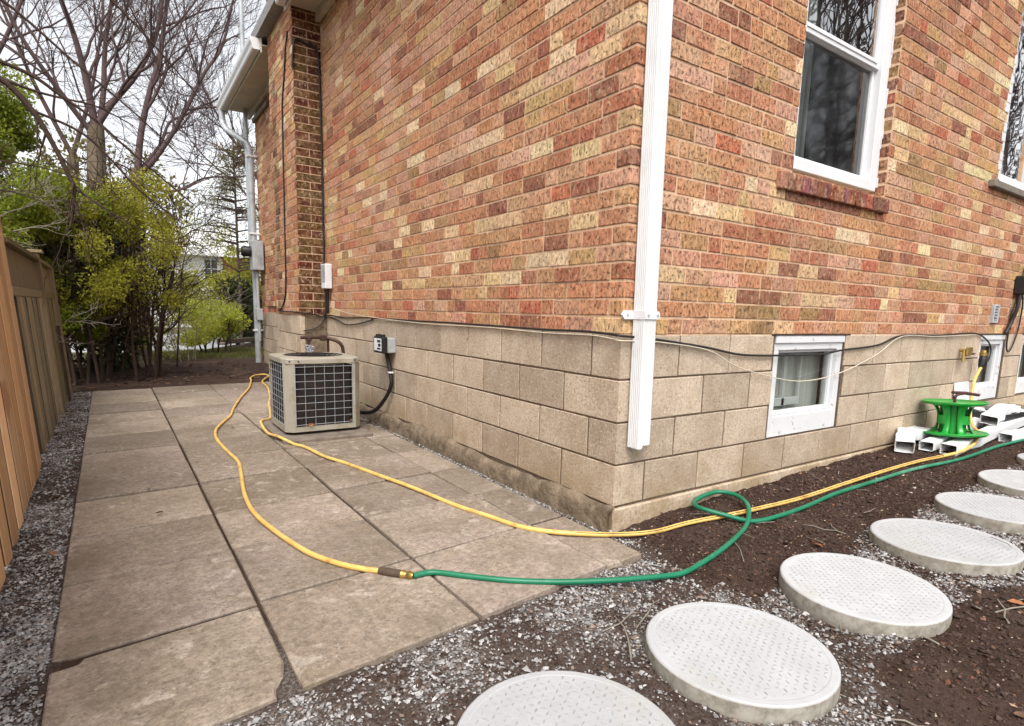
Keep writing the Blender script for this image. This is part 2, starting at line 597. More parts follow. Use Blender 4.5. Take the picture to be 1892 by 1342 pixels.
M['leaf_cedar'] = foliage("cedar_sprays", (.185, .235, .024), (.30, .34, .04), .5)
M['leaf_yellow'] = foliage("yellow_green_leaves", (.36, .36, .04), (.50, .48, .075), .5)
M['leaf_lime'] = foliage("lime_leaves", (.46, .50, .07), (.60, .62, .12), .5)
M['leaf_dark'] = foliage("dark_conifer", (.03, .042, .012), (.06, .075, .02), .2)
M['leaf_brown'] = foliage("brownish_conifer", (.18, .155, .055), (.26, .21, .08), .4)
M['grass'] = foliage("grass_blades", (.11, .12, .03), (.20, .19, .06))


def glass_mat(name, tint, refl, rough=.02, wav=.0):
    b = NB(name)
    tr = b.n("ShaderNodeBsdfTransparent")
    tr.inputs[0].default_value = (*tint, 1)
    gl = b.n("ShaderNodeBsdfGlossy")
    gl.inputs["Roughness"].default_value = rough
    fr = b.n("ShaderNodeFresnel")
    fr.inputs["IOR"].default_value = 1.52
    if wav:
        nb = b.bump(b.noise(2.5, 2, .5), wav, .02)
        b.l(nb, gl.inputs["Normal"])
    geo = b.n("ShaderNodeNewGeometry")
    f = b.math('MINIMUM', b.math('MULTIPLY', fr.outputs[0], refl), 1.0)
    f = b.math('MULTIPLY', f, b.math('SUBTRACT', 1.0, geo.outputs["Backfacing"]))
    mx = b.n("ShaderNodeMixShader")
    b.l(f, mx.inputs[0]); b.l(tr.outputs[0], mx.inputs[1]); b.l(gl.outputs[0], mx.inputs[2])
    b.l(mx.outputs[0], b.t.nodes["Material Output"].inputs[0])
    return b.m


M['glass'] = glass_mat("clear_pane", (.85, .88, .87), 5.0, .01, .05)
M['glass_screen'] = glass_mat("screened_pane", (.62, .64, .64), 1.9, .05, .05)
M['glass_low'] = glass_mat("basement_pane", (.86, .88, .86), 1.8, .02, .08)

# ------------------------------------------------------------------ ground
XJ = lambda base, far, y: base + (far - base) * y / 6.3
J = [lambda y: XJ(-2.130, -2.222, y), lambda y: XJ(-1.560, -1.633, y), lambda y: XJ(-.953, -1.005, y),
     lambda y: XJ(-.306, -.340, y), lambda y: -.072]
YK = [-.43, .126, .673, 1.189] + [1.189 + .5715 * i for i in range(1, 10)]
YJ = lambda k, x: YK[k] + .105 * (x + 1.56)
SLAB_Z = -.922


def patio_bed(x, y):
    e = XJ(-2.130, -2.222, y)
    t = y - .105 * (x + 1.56)
    return ss(.004, .03, x - e) * ss(.04, -.02, x) * ss(-.425, -.395, t) * ss(6.6, 6.45, y)


def G(x, y):
    """height of the bare ground"""
    x = np.asarray(x, float); y = np.asarray(y, float)
    z = np.full(np.broadcast(x, y).shape, -.943)
    right = -.925 + .028 * np.clip(x, 0, 12)
    right = right + .018 * ss(-.35, -.02, y) * ss(.15, .5, x)
    t = ss(-.25, .45, x)
    z = z * (1 - t) + right * t
    inpat = patio_bed(x, y)
    z = z * (1 - inpat) + (-.9365) * inpat
    far = ss(6.6, 7.4, y)
    z = z * (1 - far) + far * (-.915 + .05 * (vnoise(x, y, .9, 3) - .5))
    z = z - .12 * ss(12.2, 14.0, y)
    return z


def gz(x, y): return float(G(np.array([x]), np.array([y]))[0])


def relief(x, y):
    a = (vnoise(x, y, 3, 1) - .5) * .022 + (vnoise(x, y, 9, 2) - .5) * .016 + (vnoise(x, y, 26, 4) - .5) * .011 + (vnoise(x, y, 60, 5) - .5) * .006
    return a


def pic_mask(x, y):      # where the patio lies: no relief under it
    return patio_bed(x, y)


def gravel_density(x, y):
    strip = ss(-2.62, -2.5, x) * ss(-2.08, -2.15, x) * ss(6.5, 6.0, y) * ss(-2, -1.9, y)
    nb_ = vnoise(x, y, 3.1, 8) - .5
    edge = np.where(y > -.62, -.02 + .28 * (y + .62), np.where(y > -1.0, .04, .04 + .95 * (y + 1.0)))
    front = ss(.07, -.07, x - edge + .22 * nb_) * ss(.05, -.12, y) * ss(-3, -2.5, y)
    under = ss(.285, .20, np.abs(y + .99 + .12 * nb_)) * ss(5, 4, x) * np.where(x > .7, .75, 1.0)
    under = np.where(x > -.1, under, 0)
    wallgap = ss(-.085, -.068, x) * ss(.0, -.012, x) * ss(-.25, -.1, y) * ss(5, 4, y) * .9
    strip = strip * (.52 + .45 * ss(.25, .6, vnoise(x, y, 2.2, 12))) * (.55 + .45 * ss(2.2, .2, y))
    d = np.maximum(np.maximum(strip, front), np.maximum(under * .85, wallgap))
    patch = .6 * vnoise(x, y, 4.5, 6) + .4 * vnoise(x, y, 11, 3)
    d = d * (.36 + .64 * ss(.34, .54, patch))
    return d


xs = np.concatenate([np.linspace(-70, -6, 22), np.linspace(-5.6, -3.0, 14), np.arange(-2.95, 3.2, .018), np.arange(3.2, 6.6, .04), np.linspace(6.8, 12, 20), np.linspace(13, 90, 25)])
ys = np.concatenate([np.linspace(-60, -6, 22), np.linspace(-5.6, -2.3, 12), np.arange(-2.25, .12, .018), np.arange(.16, 6.4, .09), np.arange(6.4, 14, .07), np.linspace(14.2, 30, 40), np.linspace(32, 160, 25)])
gx, gy = np.meshgrid(xs, ys)
gzv = G(gx, gy) + relief(gx, gy) * (1 - pic_mask(gx, gy)) * np.where(gy > 12.5, .3, 1)
nx, ny = len(xs), len(ys)
idx = np.arange(nx * ny).reshape(ny, nx)
fc = np.stack([idx[:-1, :-1], idx[:-1, 1:], idx[1:, 1:], idx[1:, :-1]], -1).reshape(-1, 4)
cxf, cyf = .25 * (gx[:-1, :-1] + gx[:-1, 1:] + gx[1:, 1:] + gx[1:, :-1]).ravel(), .25 * (gy[:-1, :-1] + gy[:-1, 1:] + gy[1:, 1:] + gy[1:, :-1]).ravel()
dg = np.clip(gravel_density(cxf, cyf), 0, 1)
me = fast_mesh("ground", np.stack([gx, gy, gzv], -1).reshape(-1, 3), fc, M['soil'], np.stack([dg, dg, dg], -1), smooth=True)
link("ground", me, kind="structure", label="dark brown bare soil sloping along the house wall")

# driveway and road beyond the yard
mb = MB()
dv = [(-9, 13.3), (-1.6, 13.3), (-.3, 14.2), (1.2, 17.0), (3.0, 20.5), (5.5, 20.9), (40, 21.5), (40, 25.0), (3, 25.0), (-9, 24.5)]
mb.add([(x, y, gz(x, y) + .02) for x, y in dv], [tuple(range(len(dv)))])
mb.build("driveway", M['asphalt'], kind="structure", label="pale paved driveway beyond the shrubs")

# ------------------------------------------------------------------ patio
patio = thing("patio", "patio of square grey brown concrete slabs beside the house", None)
tag(patio, kind="structure")
for c in range(4):
    for k in range(12):
        g_ = .0045 + RNG.random() * .0025
        x0f, x1f = J[c], J[c + 1]
        def cx(u, y): return (x0f(y) + g_) if u == 0 else (x1f(y) - g_)
        ya = YK[k]
        pts = []
        jj = [RNG.uniform(-.004, .004) for _ in range(4)]
        xa, xb = cx(0, YK[k]), cx(1, YK[k])
        gy_ = .0078 + RNG.random() * .0035
        P0 = (xa, YJ(k, xa) + gy_ + jj[0]); P1 = (xb, YJ(k, xb) + gy_ + jj[1])
        xa2, xb2 = cx(0, YK[k + 1]), cx(1, YK[k + 1])
        P2 = (xb2, YJ(k + 1, xb2) - gy_ + jj[2]); P3 = (xa2, YJ(k + 1, xa2) - gy_ + jj[3])
        poly = [P0, P1, P2, P3]
        if c == 0 and k == 0:       # broken corners
            poly = [P0, (P1[0] - .058, P1[1] - .003), (P1[0] - .052, P1[1] + .035), (P1[0] - .022, P1[1] + .085), (P1[0] - .006, P1[1] + .15), P2, (P3[0] + .075, P3[1] - .004), (P3[0] + .062, P3[1] - .03), (P3[0] + .018, P3[1] - .038), (P3[0], P3[1] - .04)]
        if c == 0 and k == 1:
            poly = [(P0[0], P0[1] + .012), (P0[0] + .05, P0[1] + .004), P1, P2, P3]
        # AC pad stands on the slab rows beside the wall: slabs simply continue below it
        tz = [RNG.uniform(-.0035, .0035) for _ in range(3)]
        cxm = sum(p[0] for p in poly) / len(poly); cym = sum(p[1] for p in poly) / len(poly)
        n = len(poly)
        e = .005
        top_in, top_out, bot = [], [], []
        for (x, y) in poly:
            zz = SLAB_Z + tz[0] * 1.3 + tz[1] * (x - cxm) * 2 + tz[2] * (y - cym) * 2
            dx, dy = cxm - x, cym - y
            L_ = math.hypot(dx, dy)
            top_in.append((x + dx / L_ * e * 1.4, y + dy / L_ * e * 1.4, zz))
            top_out.append((x, y, zz - e))
            bot.append((x, y, zz - .048))
        mb = MB()
        vs = top_in + top_out + bot
        fs = [tuple(range(n))]
        for i in range(n):
            j2 = (i + 1) % n
            fs.append((n + i, n + j2, j2, i))
            fs.append((2 * n + i, 2 * n + j2, n + j2, n + i))
        mb.add(vs, fs)
        mb.build("paving_slab", M['slab'], patio)

# ------------------------------------------------------------------ gravel chips, soil crumbs and litter (numpy, one mesh each)
OCT = np.array([(1, 0, 0), (-1, 0, 0), (0, 1, 0), (0, -1, 0), (0, 0, 1), (0, 0, -1)], float)
OCF = np.array([(0, 2, 4), (2, 1, 4), (1, 3, 4), (3, 0, 4), (2, 0, 5), (1, 2, 5), (3, 1, 5), (0, 3, 5)])


def chips(name, P, size, cols, m, flat=.6, kind="stuff", label=None):
    n = len(P)
    sc = size[:, None, None] * (.6 + .8 * NPR.rand(n, 6, 1))
    v = OCT[None] * sc
    v = v + (NPR.rand(n, 6, 3) - .5) * size[:, None, None] * .7
    v[:, :, 2] *= flat
    ang = NPR.rand(n) * 6.283
    ca, sa = np.cos(ang)[:, None], np.sin(ang)[:, None]
    x = v[:, :, 0] * ca - v[:, :, 1] * sa
    y = v[:, :, 0] * sa + v[:, :, 1] * ca
    # random tilt
    tl = (NPR.rand(n) - .5)[:, None] * 1.4
    z = v[:, :, 2] * np.cos(tl) + x * np.sin(tl)
    x = x * np.cos(tl) - v[:, :, 2] * np.sin(tl)
    V = np.stack([x, y, z], -1) + P[:, None, :]
    F_ = (OCF[None] + (np.arange(n) * 6)[:, None, None]).reshape(-1, 3)
    C_ = np.repeat(cols, 8, axis=0)
    me = fast_mesh(name, V.reshape(-1, 3), F_, m, C_)
    return link(name, me, kind=kind, label=label)


def in_patio(x, y):
    return (x > XJ(-2.130, -2.222, y) - .004) & (x < -.068) & (y > -.43 + .105 * (x + 1.56) - .004) & (y < YK[-1] + .105 * (x + 1.56) + .004)


DISCS = [(-1.092, -1.0), (-.40, -.965), (.33, -.978), (1.065, -.977), (1.79, -.975), (2.50, -.945), (3.25, -.93)]
DR = .275


def in_disc(x, y, r=DR):
    m = np.zeros(x.shape, bool)
    for a, b_ in DISCS: m |= (x - a) ** 2 + (y - b_) ** 2 < r * r
    return m


NCH = 480000
# candidates: denser near the camera
r_ = np.sqrt(NPR.rand(NCH)) * 3.0 + .2
th = NPR.rand(NCH) * 2 * np.pi
cxp = CAMPOS.x + .9 + r_ * np.cos(th); cyp = CAMPOS.y + .8 + r_ * np.sin(th)
ex = NPR.uniform(-2.62, -2.1, 60000); ey = NPR.uniform(-.2, 6.5, 60000)
wx = NPR.uniform(-.085, -.003, 5000); wy = NPR.uniform(-.25, 4.6, 5000)
ux = NPR.uniform(.5, 4, 30000); uy = NPR.uniform(-1.4, -.65, 30000)
ax_ = np.concatenate([cxp, ex, wx, ux]); ay_ = np.concatenate([cyp, ey, wy, uy])
keep = (NPR.rand(len(ax_)) < gravel_density(ax_, ay_)) & ~in_patio(ax_, ay_) & ~in_disc(ax_, ay_, DR - .005) & (ay_ < 6.5) & ~((ax_ > 0) & (ay_ > -.02)) & (ay_ > -1.75)
ax_, ay_ = ax_[keep], ay_[keep]
sz = .0042 * np.exp(NPR.randn(len(ax_)) * .38)
sz = np.clip(sz, .0020, .0105)
zz = G(ax_, ay_) + relief(ax_, ay_) + sz * .35 + NPR.rand(len(ax_)) * .004
gap = (ax_ > -.09) & (ay_ > -.05)
zz = np.where(gap & (ax_ < 0), -.934 + NPR.rand(len(ax_)) * .006, zz)
lum = NPR.beta(2.0, 2.6, len(ax_))
cols = (.12 + .44 * lum[:, None]) * np.array([1.0, .955, .93])[None]
dirt_ = NPR.rand(len(ax_)) < .22
cols[dirt_] = cols[dirt_] * np.array([.55, .43, .36])
chips("gravel", np.stack([ax_, ay_, zz], -1), sz, cols, M['chips'], .65, label="grey and white crushed stone chips scattered over soil")

# soil crumbs
n = 52000
sx_ = np.concatenate([NPR.uniform(-1.4, 2.6, n // 2), NPR.uniform(0, 5.2, n // 2)])
sy_ = NPR.uniform(-1.75, -.02, n)
k_ = ~in_patio(sx_, sy_) & ~in_disc(sx_, sy_) & (NPR.rand(n) > .5 * gravel_density(sx_, sy_))
sx_, sy_ = sx_[k_], sy_[k_]
sz = np.clip(.0042 * np.exp(NPR.randn(len(sx_)) * .5), .0015, .015)
t_ = NPR.rand(len(sx_))[:, None]
cols = (1 - t_) * np.array([.026, .013, .009]) + t_ * np.array([.085, .052, .039])
chips("soil_crumbs", np.stack([sx_, sy_, G(sx_, sy_) + relief(sx_, sy_) + sz * .2], -1), sz, cols, M['chips'], .7, label="loose dark soil crumbs")
# pale chips and mulch bits on the soil
n = 5200
sx_ = np.concatenate([NPR.uniform(-.6, 2.6, n // 2), NPR.uniform(0, 4.6, n // 2)]); sy_ = NPR.uniform(-1.75, -.02, n)
k_ = ~in_patio(sx_, sy_) & ~in_disc(sx_, sy_)
sx_, sy_ = sx_[k_], sy_[k_]
sz = np.clip(.0036 * np.exp(NPR.randn(len(sx_)) * .4), .002, .011)
t_ = NPR.rand(len(sx_))[:, None]
cols = (1 - t_) * np.array([.42, .34, .27]) + t_ * np.array([.30, .17, .10])
rb_ = NPR.rand(len(sx_)) < .55
cols[rb_] = cols[rb_] * np.array([.42, .26, .20])
chips("mulch_bits", np.stack([sx_, sy_, G(sx_, sy_) + relief(sx_, sy_) + sz * .5], -1), sz, cols, M['chips'], .4, label="pale wood and stone bits lying on the soil")

# twigs and litter
mb = MB()
def twig(x, y, L_, a, r, on=0.0):
    p = []
    for i in range(5):
        t = i / 4 - .5
        qx = x + math.cos(a) * L_ * t + RNG.uniform(-1, 1) * L_ * .05
        qy = y + math.sin(a) * L_ * t + RNG.uniform(-1, 1) * L_ * .05
        p.append((qx, qy, gz(qx, qy) + .008 + on + RNG.uniform(0, .008)))
    mb.tube(p, [r, r, r * .9, r * .7, r * .4], 5)
for i in range(28):
    twig(RNG.uniform(-.6, 2.4), RNG.uniform(-1.6, -.1), RNG.uniform(.04, .22), RNG.uniform(0, 3.14), RNG.uniform(.0012, .003))
for x, y, L_, a, r in ((-.43, -.63, .24, .35, .003), (-.62, -.70, .26, .9, .0035), (-.55, -.62, .2, .2, .003), (.72, -1.36, .3, -.3, .003), (.62, -1.32, .2, .5, .0035), (.85, -1.38, .2, -.5, .002)):
    twig(x, y, L_, a, r)
for i in range(20):
    twig(RNG.uniform(-2.4, -2.2), RNG.uniform(.4, 6), RNG.uniform(.03, .12), RNG.uniform(0, 3.14), RNG.uniform(.001, .003))
mb.build("fallen_twigs", M['graytwig'], kind="stuff", label="dry twigs scattered over soil and gravel")


def leaf_quad(mb, p, size, a, tilt, curl=.3):
    R_ = Matrix.Rotation(a, 3, 'Z') @ Matrix.Rotation(tilt, 3, 'X')
    vs = [(-.5, 0, 0), (-.2, -.26, curl * .3), (.25, -.2, curl * .25), (.5, 0, curl * .12), (.25, .2, curl * .3), (-.2, .26, curl * .25), (0, 0, 0)]
    vs = [Vector(p) + R_ @ (Vector(v) * size) for v in vs]
    mb.add(vs, [(0, 1, 6), (1, 2, 6), (2, 3, 6), (3, 4, 6), (4, 5, 6), (5, 0, 6)])


mb = MB()
for i in range(60):
    x, y = RNG.uniform(-.5, 3.0), RNG.uniform(-1.6, -.05)
    leaf_quad(mb, (x, y, gz(x, y) + .01), RNG.uniform(.012, .035), RNG.uniform(0, 6), RNG.uniform(-.5, .5))
for i in range(420):
    x, y = RNG.uniform(-2.6, -.1), RNG.uniform(6.6, 9.5)
    leaf_quad(mb, (x, y, gz(x, y) + .015), RNG.uniform(.03, .08), RNG.uniform(0, 6), RNG.uniform(-.7, .7))
for i in range(40):
    x, y = RNG.uniform(-2.42, -2.2), RNG.uniform(.6, 6.3)
    leaf_quad(mb, (x, y, gz(x, y) + .012), RNG.uniform(.015, .05), RNG.uniform(0, 6), RNG.uniform(-.5, .5))
for i in range(46):
    x, y = RNG.uniform(-.24, -.06), RNG.uniform(2.7, 4.4)
    leaf_quad(mb, (x, y, -.915), RNG.uniform(.015, .05), RNG.uniform(0, 6), RNG.uniform(-.7, .7))
mb.build("leaf_litter", simple("litter_brown", (.13, .065, .035), (.055, .03, .02), 20, .8, .2), kind="stuff", label="brown leaf litter under the shrubs and along the fence")
LV = [("deadleaf", .62, -.66, .052, "curled orange brown leaf on soil behind the stepping stones"),
      ("deadleaf", -2.19, 1.0, .05, "tan dead leaf on the gravel strip beside the new cedar fence"),
      ("deadleaf", .72, -1.33, .05, "brown leaf on the soil right of the second stepping stone"),
      ("darkleaf", -1.80, 1.28, .04, "small black leaf lying flat in the middle of the patio's left column"),
      ("darkleaf", -1.83, 1.72, .03, "smallest dark leaf on the left patio slabs, farther back"),
      ("darkleaf", -1.18, 3.3, .035, "dark leaf on the patio between the yellow hose and the air conditioner")]
for mt, x, y, s_, lb in LV:
    mb = MB()
    on = in_patio(np.array([x]), np.array([y]))[0]
    leaf_quad(mb, (0, 0, 0), s_, RNG.uniform(0, 6), .25, .5)
    mb.build("dead_leaf", M[mt], None, loc=(x, y, (SLAB_Z if on else gz(x, y)) + .010), label=lb, cat="leaf", group="fallen leaves")

# ------------------------------------------------------------------ house
house = thing("brick_house", "red and buff brick house on a tan concrete block foundation", "house")
HB = .0825
PAL = [((.48, .215, .115), 26), ((.51, .255, .130), 20), ((.53, .275, .170), 20), ((.40, .150, .082), 13), ((.28, .105, .066), 9),
       ((.50, .295, .135), 8), ((.65, .44, .235), 9), ((.74, .54, .33), 6), ((.43, .135, .075), 4), ((.35, .195, .09), 5), ((.57, .32, .215), 9)]
PALW = [w for _, w in PAL]
DPAL = [((.115, .036, .020), 10), ((.16, .055, .024), 8), ((.145, .072, .024), 10), ((.18, .085, .030), 6), ((.20, .045, .024), 4)]


CL = [0.0]


def tone(pal=PAL):
    CL[0] = CL[0] * .80 + RNG.gauss(0, .6)
    w_ = [w * math.exp(CL[0] * (sum(p) - .85) * 1.1) for p, w in pal]
    c = RNG.choices([p for p, _ in pal], w_)[0]
    f = RNG.uniform(.90, 1.10)
    return tuple(x * f * RNG.uniform(.95, 1.05) for x in c)


H_ = HB - .0108
BV = []
for i in range(10):
    mb = MB()
    j = lambda a=.0014: RNG.uniform(-a, a)
    L_, D, c = .2, .045, .0022
    vs = []
    for (x, z) in ((0, 0), (L_, 0), (L_, H_), (0, H_)):
        sx = 1 if x == 0 else -1; sz_ = 1 if z == 0 else -1
        vs.append((x + sx * (c + j()) * 1.2, -0.0 + j(.0012), z + sz_ * (c + j())))
    for (x, z) in ((0, 0), (L_, 0), (L_, H_), (0, H_)):
        vs.append((x + j(), c + .001, z + j(.0016)))
    for (x, z) in ((0, 0), (L_, 0), (L_, H_), (0, H_)):
        vs.append((x, D, z))
    fs = [(0, 1, 2, 3)]
    for a in range(4):
        b2 = (a + 1) % 4
        fs += [(4 + a, 4 + b2, b2, a), (8 + a, 8 + b2, 4 + b2, 4 + a)]
    mb.add(vs, fs)
    BV.append(mb)
BVM = [m_.mesh("brick", M['brick']) for m_ in BV]
def corner_brick_mesh(lx, ly):
    mb = MB()
    mb.box((0, 0, 0), (lx, ly, H_), bev=.004)
    mb.v = [(x + RNG.uniform(-.0014, .0014), y + RNG.uniform(-.0014, .0014), z + RNG.uniform(-.001, .001)) for x, y, z in mb.v]
    return mb
CBV = {k: [corner_brick_mesh(*k) for _ in range(3)] for k in ((.2, .095), (.095, .2))}
CBVM = {k: [m_.mesh("brick", M['brick']) for m_ in v] for k, v in CBV.items()}

BR = []       # (owner, mesh builder, mesh, matrix, tone, centre)


def lay(owner, O, rz, length, z0, ncourse, holes=(), pal=PAL, start=0.0, starts=None, alt=False, proud=0.0):
    """bricks on the plane through O, local x along the wall, outward local -y"""
    Mw = Matrix.Translation(Vector(O)) @ Matrix.Rotation(rz, 4, 'Z')
    for k in range(ncourse):
        z = z0 + k * HB + .0048
        u = start if starts is None else starts[k % len(starts)]
        if starts is None: u = start - RNG.choice((0, .1, .055, .15)) if False else start
        first = True
        tprev = None
        while u < length - .02:
            q = RNG.random()
            L_ = .2 if q < .70 else (.095 if q < .90 else .145)
            if alt: L_ = .2 if k % 2 else .095
            if first and starts is None and not alt: L_ = (.2, .095, .145)[k % 3]
            first = False
            end = min(u + L_, length)
            if length - end < .05: end = length
            segs = [(u, end)]
            for (h0, h1, hz0, hz1) in holes:
                if z + H_ > hz0 + .02 and z < hz1 - .02:
                    ns = []
                    for (a, b2) in segs:
                        if b2 <= h0 or a >= h1: ns.append((a, b2))
                        else:
                            if a < h0 - .015: ns.append((a, h0))
                            if b2 > h1 + .015: ns.append((h1, b2))
                    segs = ns
            for (a, b2) in segs:
                if tprev is not None and RNG.random() < .16: t = tuple(x * RNG.uniform(.93, 1.07) for x in tprev)
                else: t = tone(pal)
                tprev = t
                vi = RNG.randrange(10)
                ml = Matrix.Translation((a, -proud + RNG.uniform(-.0018, .0018), z + RNG.uniform(-.0012, .0012))) @ Matrix.Rotation(RNG.uniform(-.006, .006), 4, 'Y') @ Matrix.Diagonal(((b2 - a) / .2, 1, 1, 1))
                Mx = Mw @ ml
                BR.append((owner, BV[vi], BVM[vi], Mx, t, Mx @ Vector((.1, 0, H_ / 2))))
            u = end + .0095


def rects(u0, u1, v0, v1, holes):
    us = sorted({u0, u1, *[h[0] for h in holes], *[h[1] for h in holes]})
    vs = sorted({v0, v1, *[h[2] for h in holes], *[h[3] for h in holes]})
    us = [u for u in us if u0 <= u <= u1]; vs = [v for v in vs if v0 <= v <= v1]
    for i in range(len(us) - 1):
        for k in range(len(vs) - 1):
            cu_, cv_ = (us[i] + us[i + 1]) / 2, (vs[k] + vs[k + 1]) / 2
            if any(h[0] < cu_ < h[1] and h[2] < cv_ < h[3] for h in holes): continue
            yield us[i], us[i + 1], vs[k], vs[k + 1]


ZT = .0095
W1 = (1.25, 2.345, .905, 2.62)
W2 = (4.29, 5.42, 1.275, 2.75)
FW = 6.4        # front wall length
LW = 8.1        # side wall length
# front wall (faces -Y)
front = MB()
for a, b2, c, d in rects(0.0048, FW, ZT, 3.3, [W1, W2]):
    front.box((a, .0048, c), (b2, .2, d))
front = front.build("brick_wall", M['mortar'], house)
side = MB()
side.box((.0048, .2, ZT), (.2, LW, 3.3))
side.box((.00481, .006, ZT), (.2, .1999, 3.3))
side = side.build("brick_wall", M['mortar'], house)
NC = 39
# corner bricks alternate their long face
for k in range(NC):
    z = ZT + k * HB + .0048
    key = (.2, .095) if k % 2 else (.095, .2)
    i = RNG.randrange(3)
    Mx = Matrix.Translation((RNG.uniform(-.001, .001), RNG.uniform(-.001, .001), z))
    BR.append((front, CBV[key][i], CBVM[key][i], Mx, tone(), Vector((0, 0, z + H_ / 2))))
lay(front, (0, 0, 0), 0, FW, ZT, NC, holes=[W1, W2], starts=(.1045, .2095))
# side wall faces -X: local x runs towards -Y
starts_side = (.2095, .1045)
chim_ref = [None]
def lay_side(owner, x, ya, yb, z0, nc, pal=PAL, starts=None, alt=False):
    n0 = len(BR)
    # run from ya upward in y: build in a mirrored local frame by stepping from the far end
    Mw_rz = -math.pi / 2
    for k in range(nc):
        z = z0 + k * HB + .0048
        y = ya + (starts[k % 2] if starts else 0)
        tprev = None
        while y < yb - .02:
            q = RNG.random()
            L_ = .2 if q < .70 else (.095 if q < .90 else .145)
            if alt and y == ya: L_ = .2 if k % 2 else .095
            end = min(y + L_, yb)
            if yb - end < .05: end = yb
            if tprev is not None and RNG.random() < .16: t = tuple(c_ * RNG.uniform(.93, 1.07) for c_ in tprev)
            else: t = tone(pal)
            tprev = t
            vi = RNG.randrange(10)
            Mx = Matrix.Translation((x, end, 0)) @ Matrix.Rotation(Mw_rz, 4, 'Z') @ Matrix.Translation((0, RNG.uniform(-.0018, .0018), z + RNG.uniform(-.0012, .0012))) @ Matrix.Rotation(RNG.uniform(-.006, .006), 4, 'Y') @ Matrix.Diagonal(((end - y) / .2, 1, 1, 1))
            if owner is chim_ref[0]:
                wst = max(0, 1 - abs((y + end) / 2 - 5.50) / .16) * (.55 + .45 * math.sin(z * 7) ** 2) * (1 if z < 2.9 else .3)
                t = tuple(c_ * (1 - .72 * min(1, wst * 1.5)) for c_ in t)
            BR.append((owner, BV[vi], BVM[vi], Mx, t, Mx @ Vector((.1, 0, H_ / 2))))
            y = end + .0095
lay_side(side, 0, 0, 4.572, ZT, NC, starts=starts_side)
lay_side(side, 0, 5.70, LW, ZT, NC)
# chimney
chim = MB()
CX, CY0, CY1, CZ = -.285, 4.572, 5.70, 5.2
chim.box((CX + .0048, CY0 + .0048, ZT), (0.004, CY1 - .0075, CZ))
chim = chim.build("chimney", M['mortar'], house)
chim_ref[0] = chim
NCC = int((CZ - ZT) / HB)
n0 = len(BR)
for k in range(NCC):
    z = ZT + k * HB + .0048
    # face towards the camera (normal -Y): stretcher rows and two half rows
    xs_ = [(CX, -.004)] if k % 2 else [(CX, CX + .137), (CX + .1465, -.004)]
    for i, (a, b2) in enumerate(xs_):
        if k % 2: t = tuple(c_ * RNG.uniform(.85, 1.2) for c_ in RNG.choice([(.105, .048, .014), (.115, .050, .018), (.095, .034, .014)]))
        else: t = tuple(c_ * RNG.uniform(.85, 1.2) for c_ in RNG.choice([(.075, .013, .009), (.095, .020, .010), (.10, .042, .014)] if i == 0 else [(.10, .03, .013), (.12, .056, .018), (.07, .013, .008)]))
        vi = RNG.randrange(10)
        Mx = Matrix.Translation((a, CY0 + RNG.uniform(-.001, .001), z)) @ Matrix.Diagonal(((b2 - a) / .2, 1, 1, 1))
        BR.append((chim, BV[vi], BVM[vi], Mx, t, Mx @ Vector((.1, 0, H_ / 2))))
lay_side(chim, CX, CY0 + .002, CY1, ZT, NCC, alt=True)
# window head and sill bricks: see below
# pick the 300 bricks that show largest as parts of their own, the rest is one part per wall
def vis_key(e):
    p = e[5]
    d = p - CAMPOS
    zc = d.dot(cf)
    if zc < .3: return 1e9
    u = 946 + 1062.68 * d.dot(cr) / zc; v = 735 - 1062.68 * d.dot(cu) / zc
    if not (-30 < u < 1922 and -30 < v < 1372): return 1e8 + d.length
    if 1170 < u < 1235: return d.length + .6     # behind the downspout
    return d.length
BR.sort(key=vis_key)
N_IND = 300 - 17
for e in BR[:N_IND]:
    o = bpy.data.objects.new("brick", e[2])
    COL.objects.link(o)
    o.parent = e[0]
    o.matrix_world = e[3]
    o.color = (*e[4], 1)
for own in (front, side, chim):
    mb = MB()
    for e in BR[N_IND:]:
        if e[0] is not own: continue
        mb.add([e[3] @ Vector(p) for p in e[1].v], e[1].f, e[4])
    mb.build("brickwork", M['brick_mass'], own, kind="stuff")

# dark run-off stains: soot streak below the far sill is in the brick itself (dirt with a shape of its own)
# ---- foundation of concrete blocks
BH = .2045
BW1 = (1.235, 2.03, -.612, .0085)
BW2 = (4.40, 5.02, -.600, .0085)
BW3 = (5.52, 6.16, -.600, .0085)
fw = MB()
for a, b2, c, d in rects(.006, FW, -1.2, ZT - .001, [BW1, BW2, BW3]):
    fw.box((a, .006, c), (b2, .2, d))
fw.box((.006, .2, -1.2), (.2, LW, ZT - .001))
fw.box((CX + .014, CY0 + .014, -1.2), (.0105, CY1 - .014, ZT - .001))
fw = fw.build("foundation_wall", M['block_mortar'], house)


def block(a, b_):
    mb = MB()
    mb.box(a, b_, bev=.003)
    mb.v = [(x + RNG.uniform(-.0015, .0015), y + RNG.uniform(-.0015, .0015), z + RNG.uniform(-.0015, .0015)) for x, y, z in mb.v]
    mb.build("concrete_block", M['block'], fw)


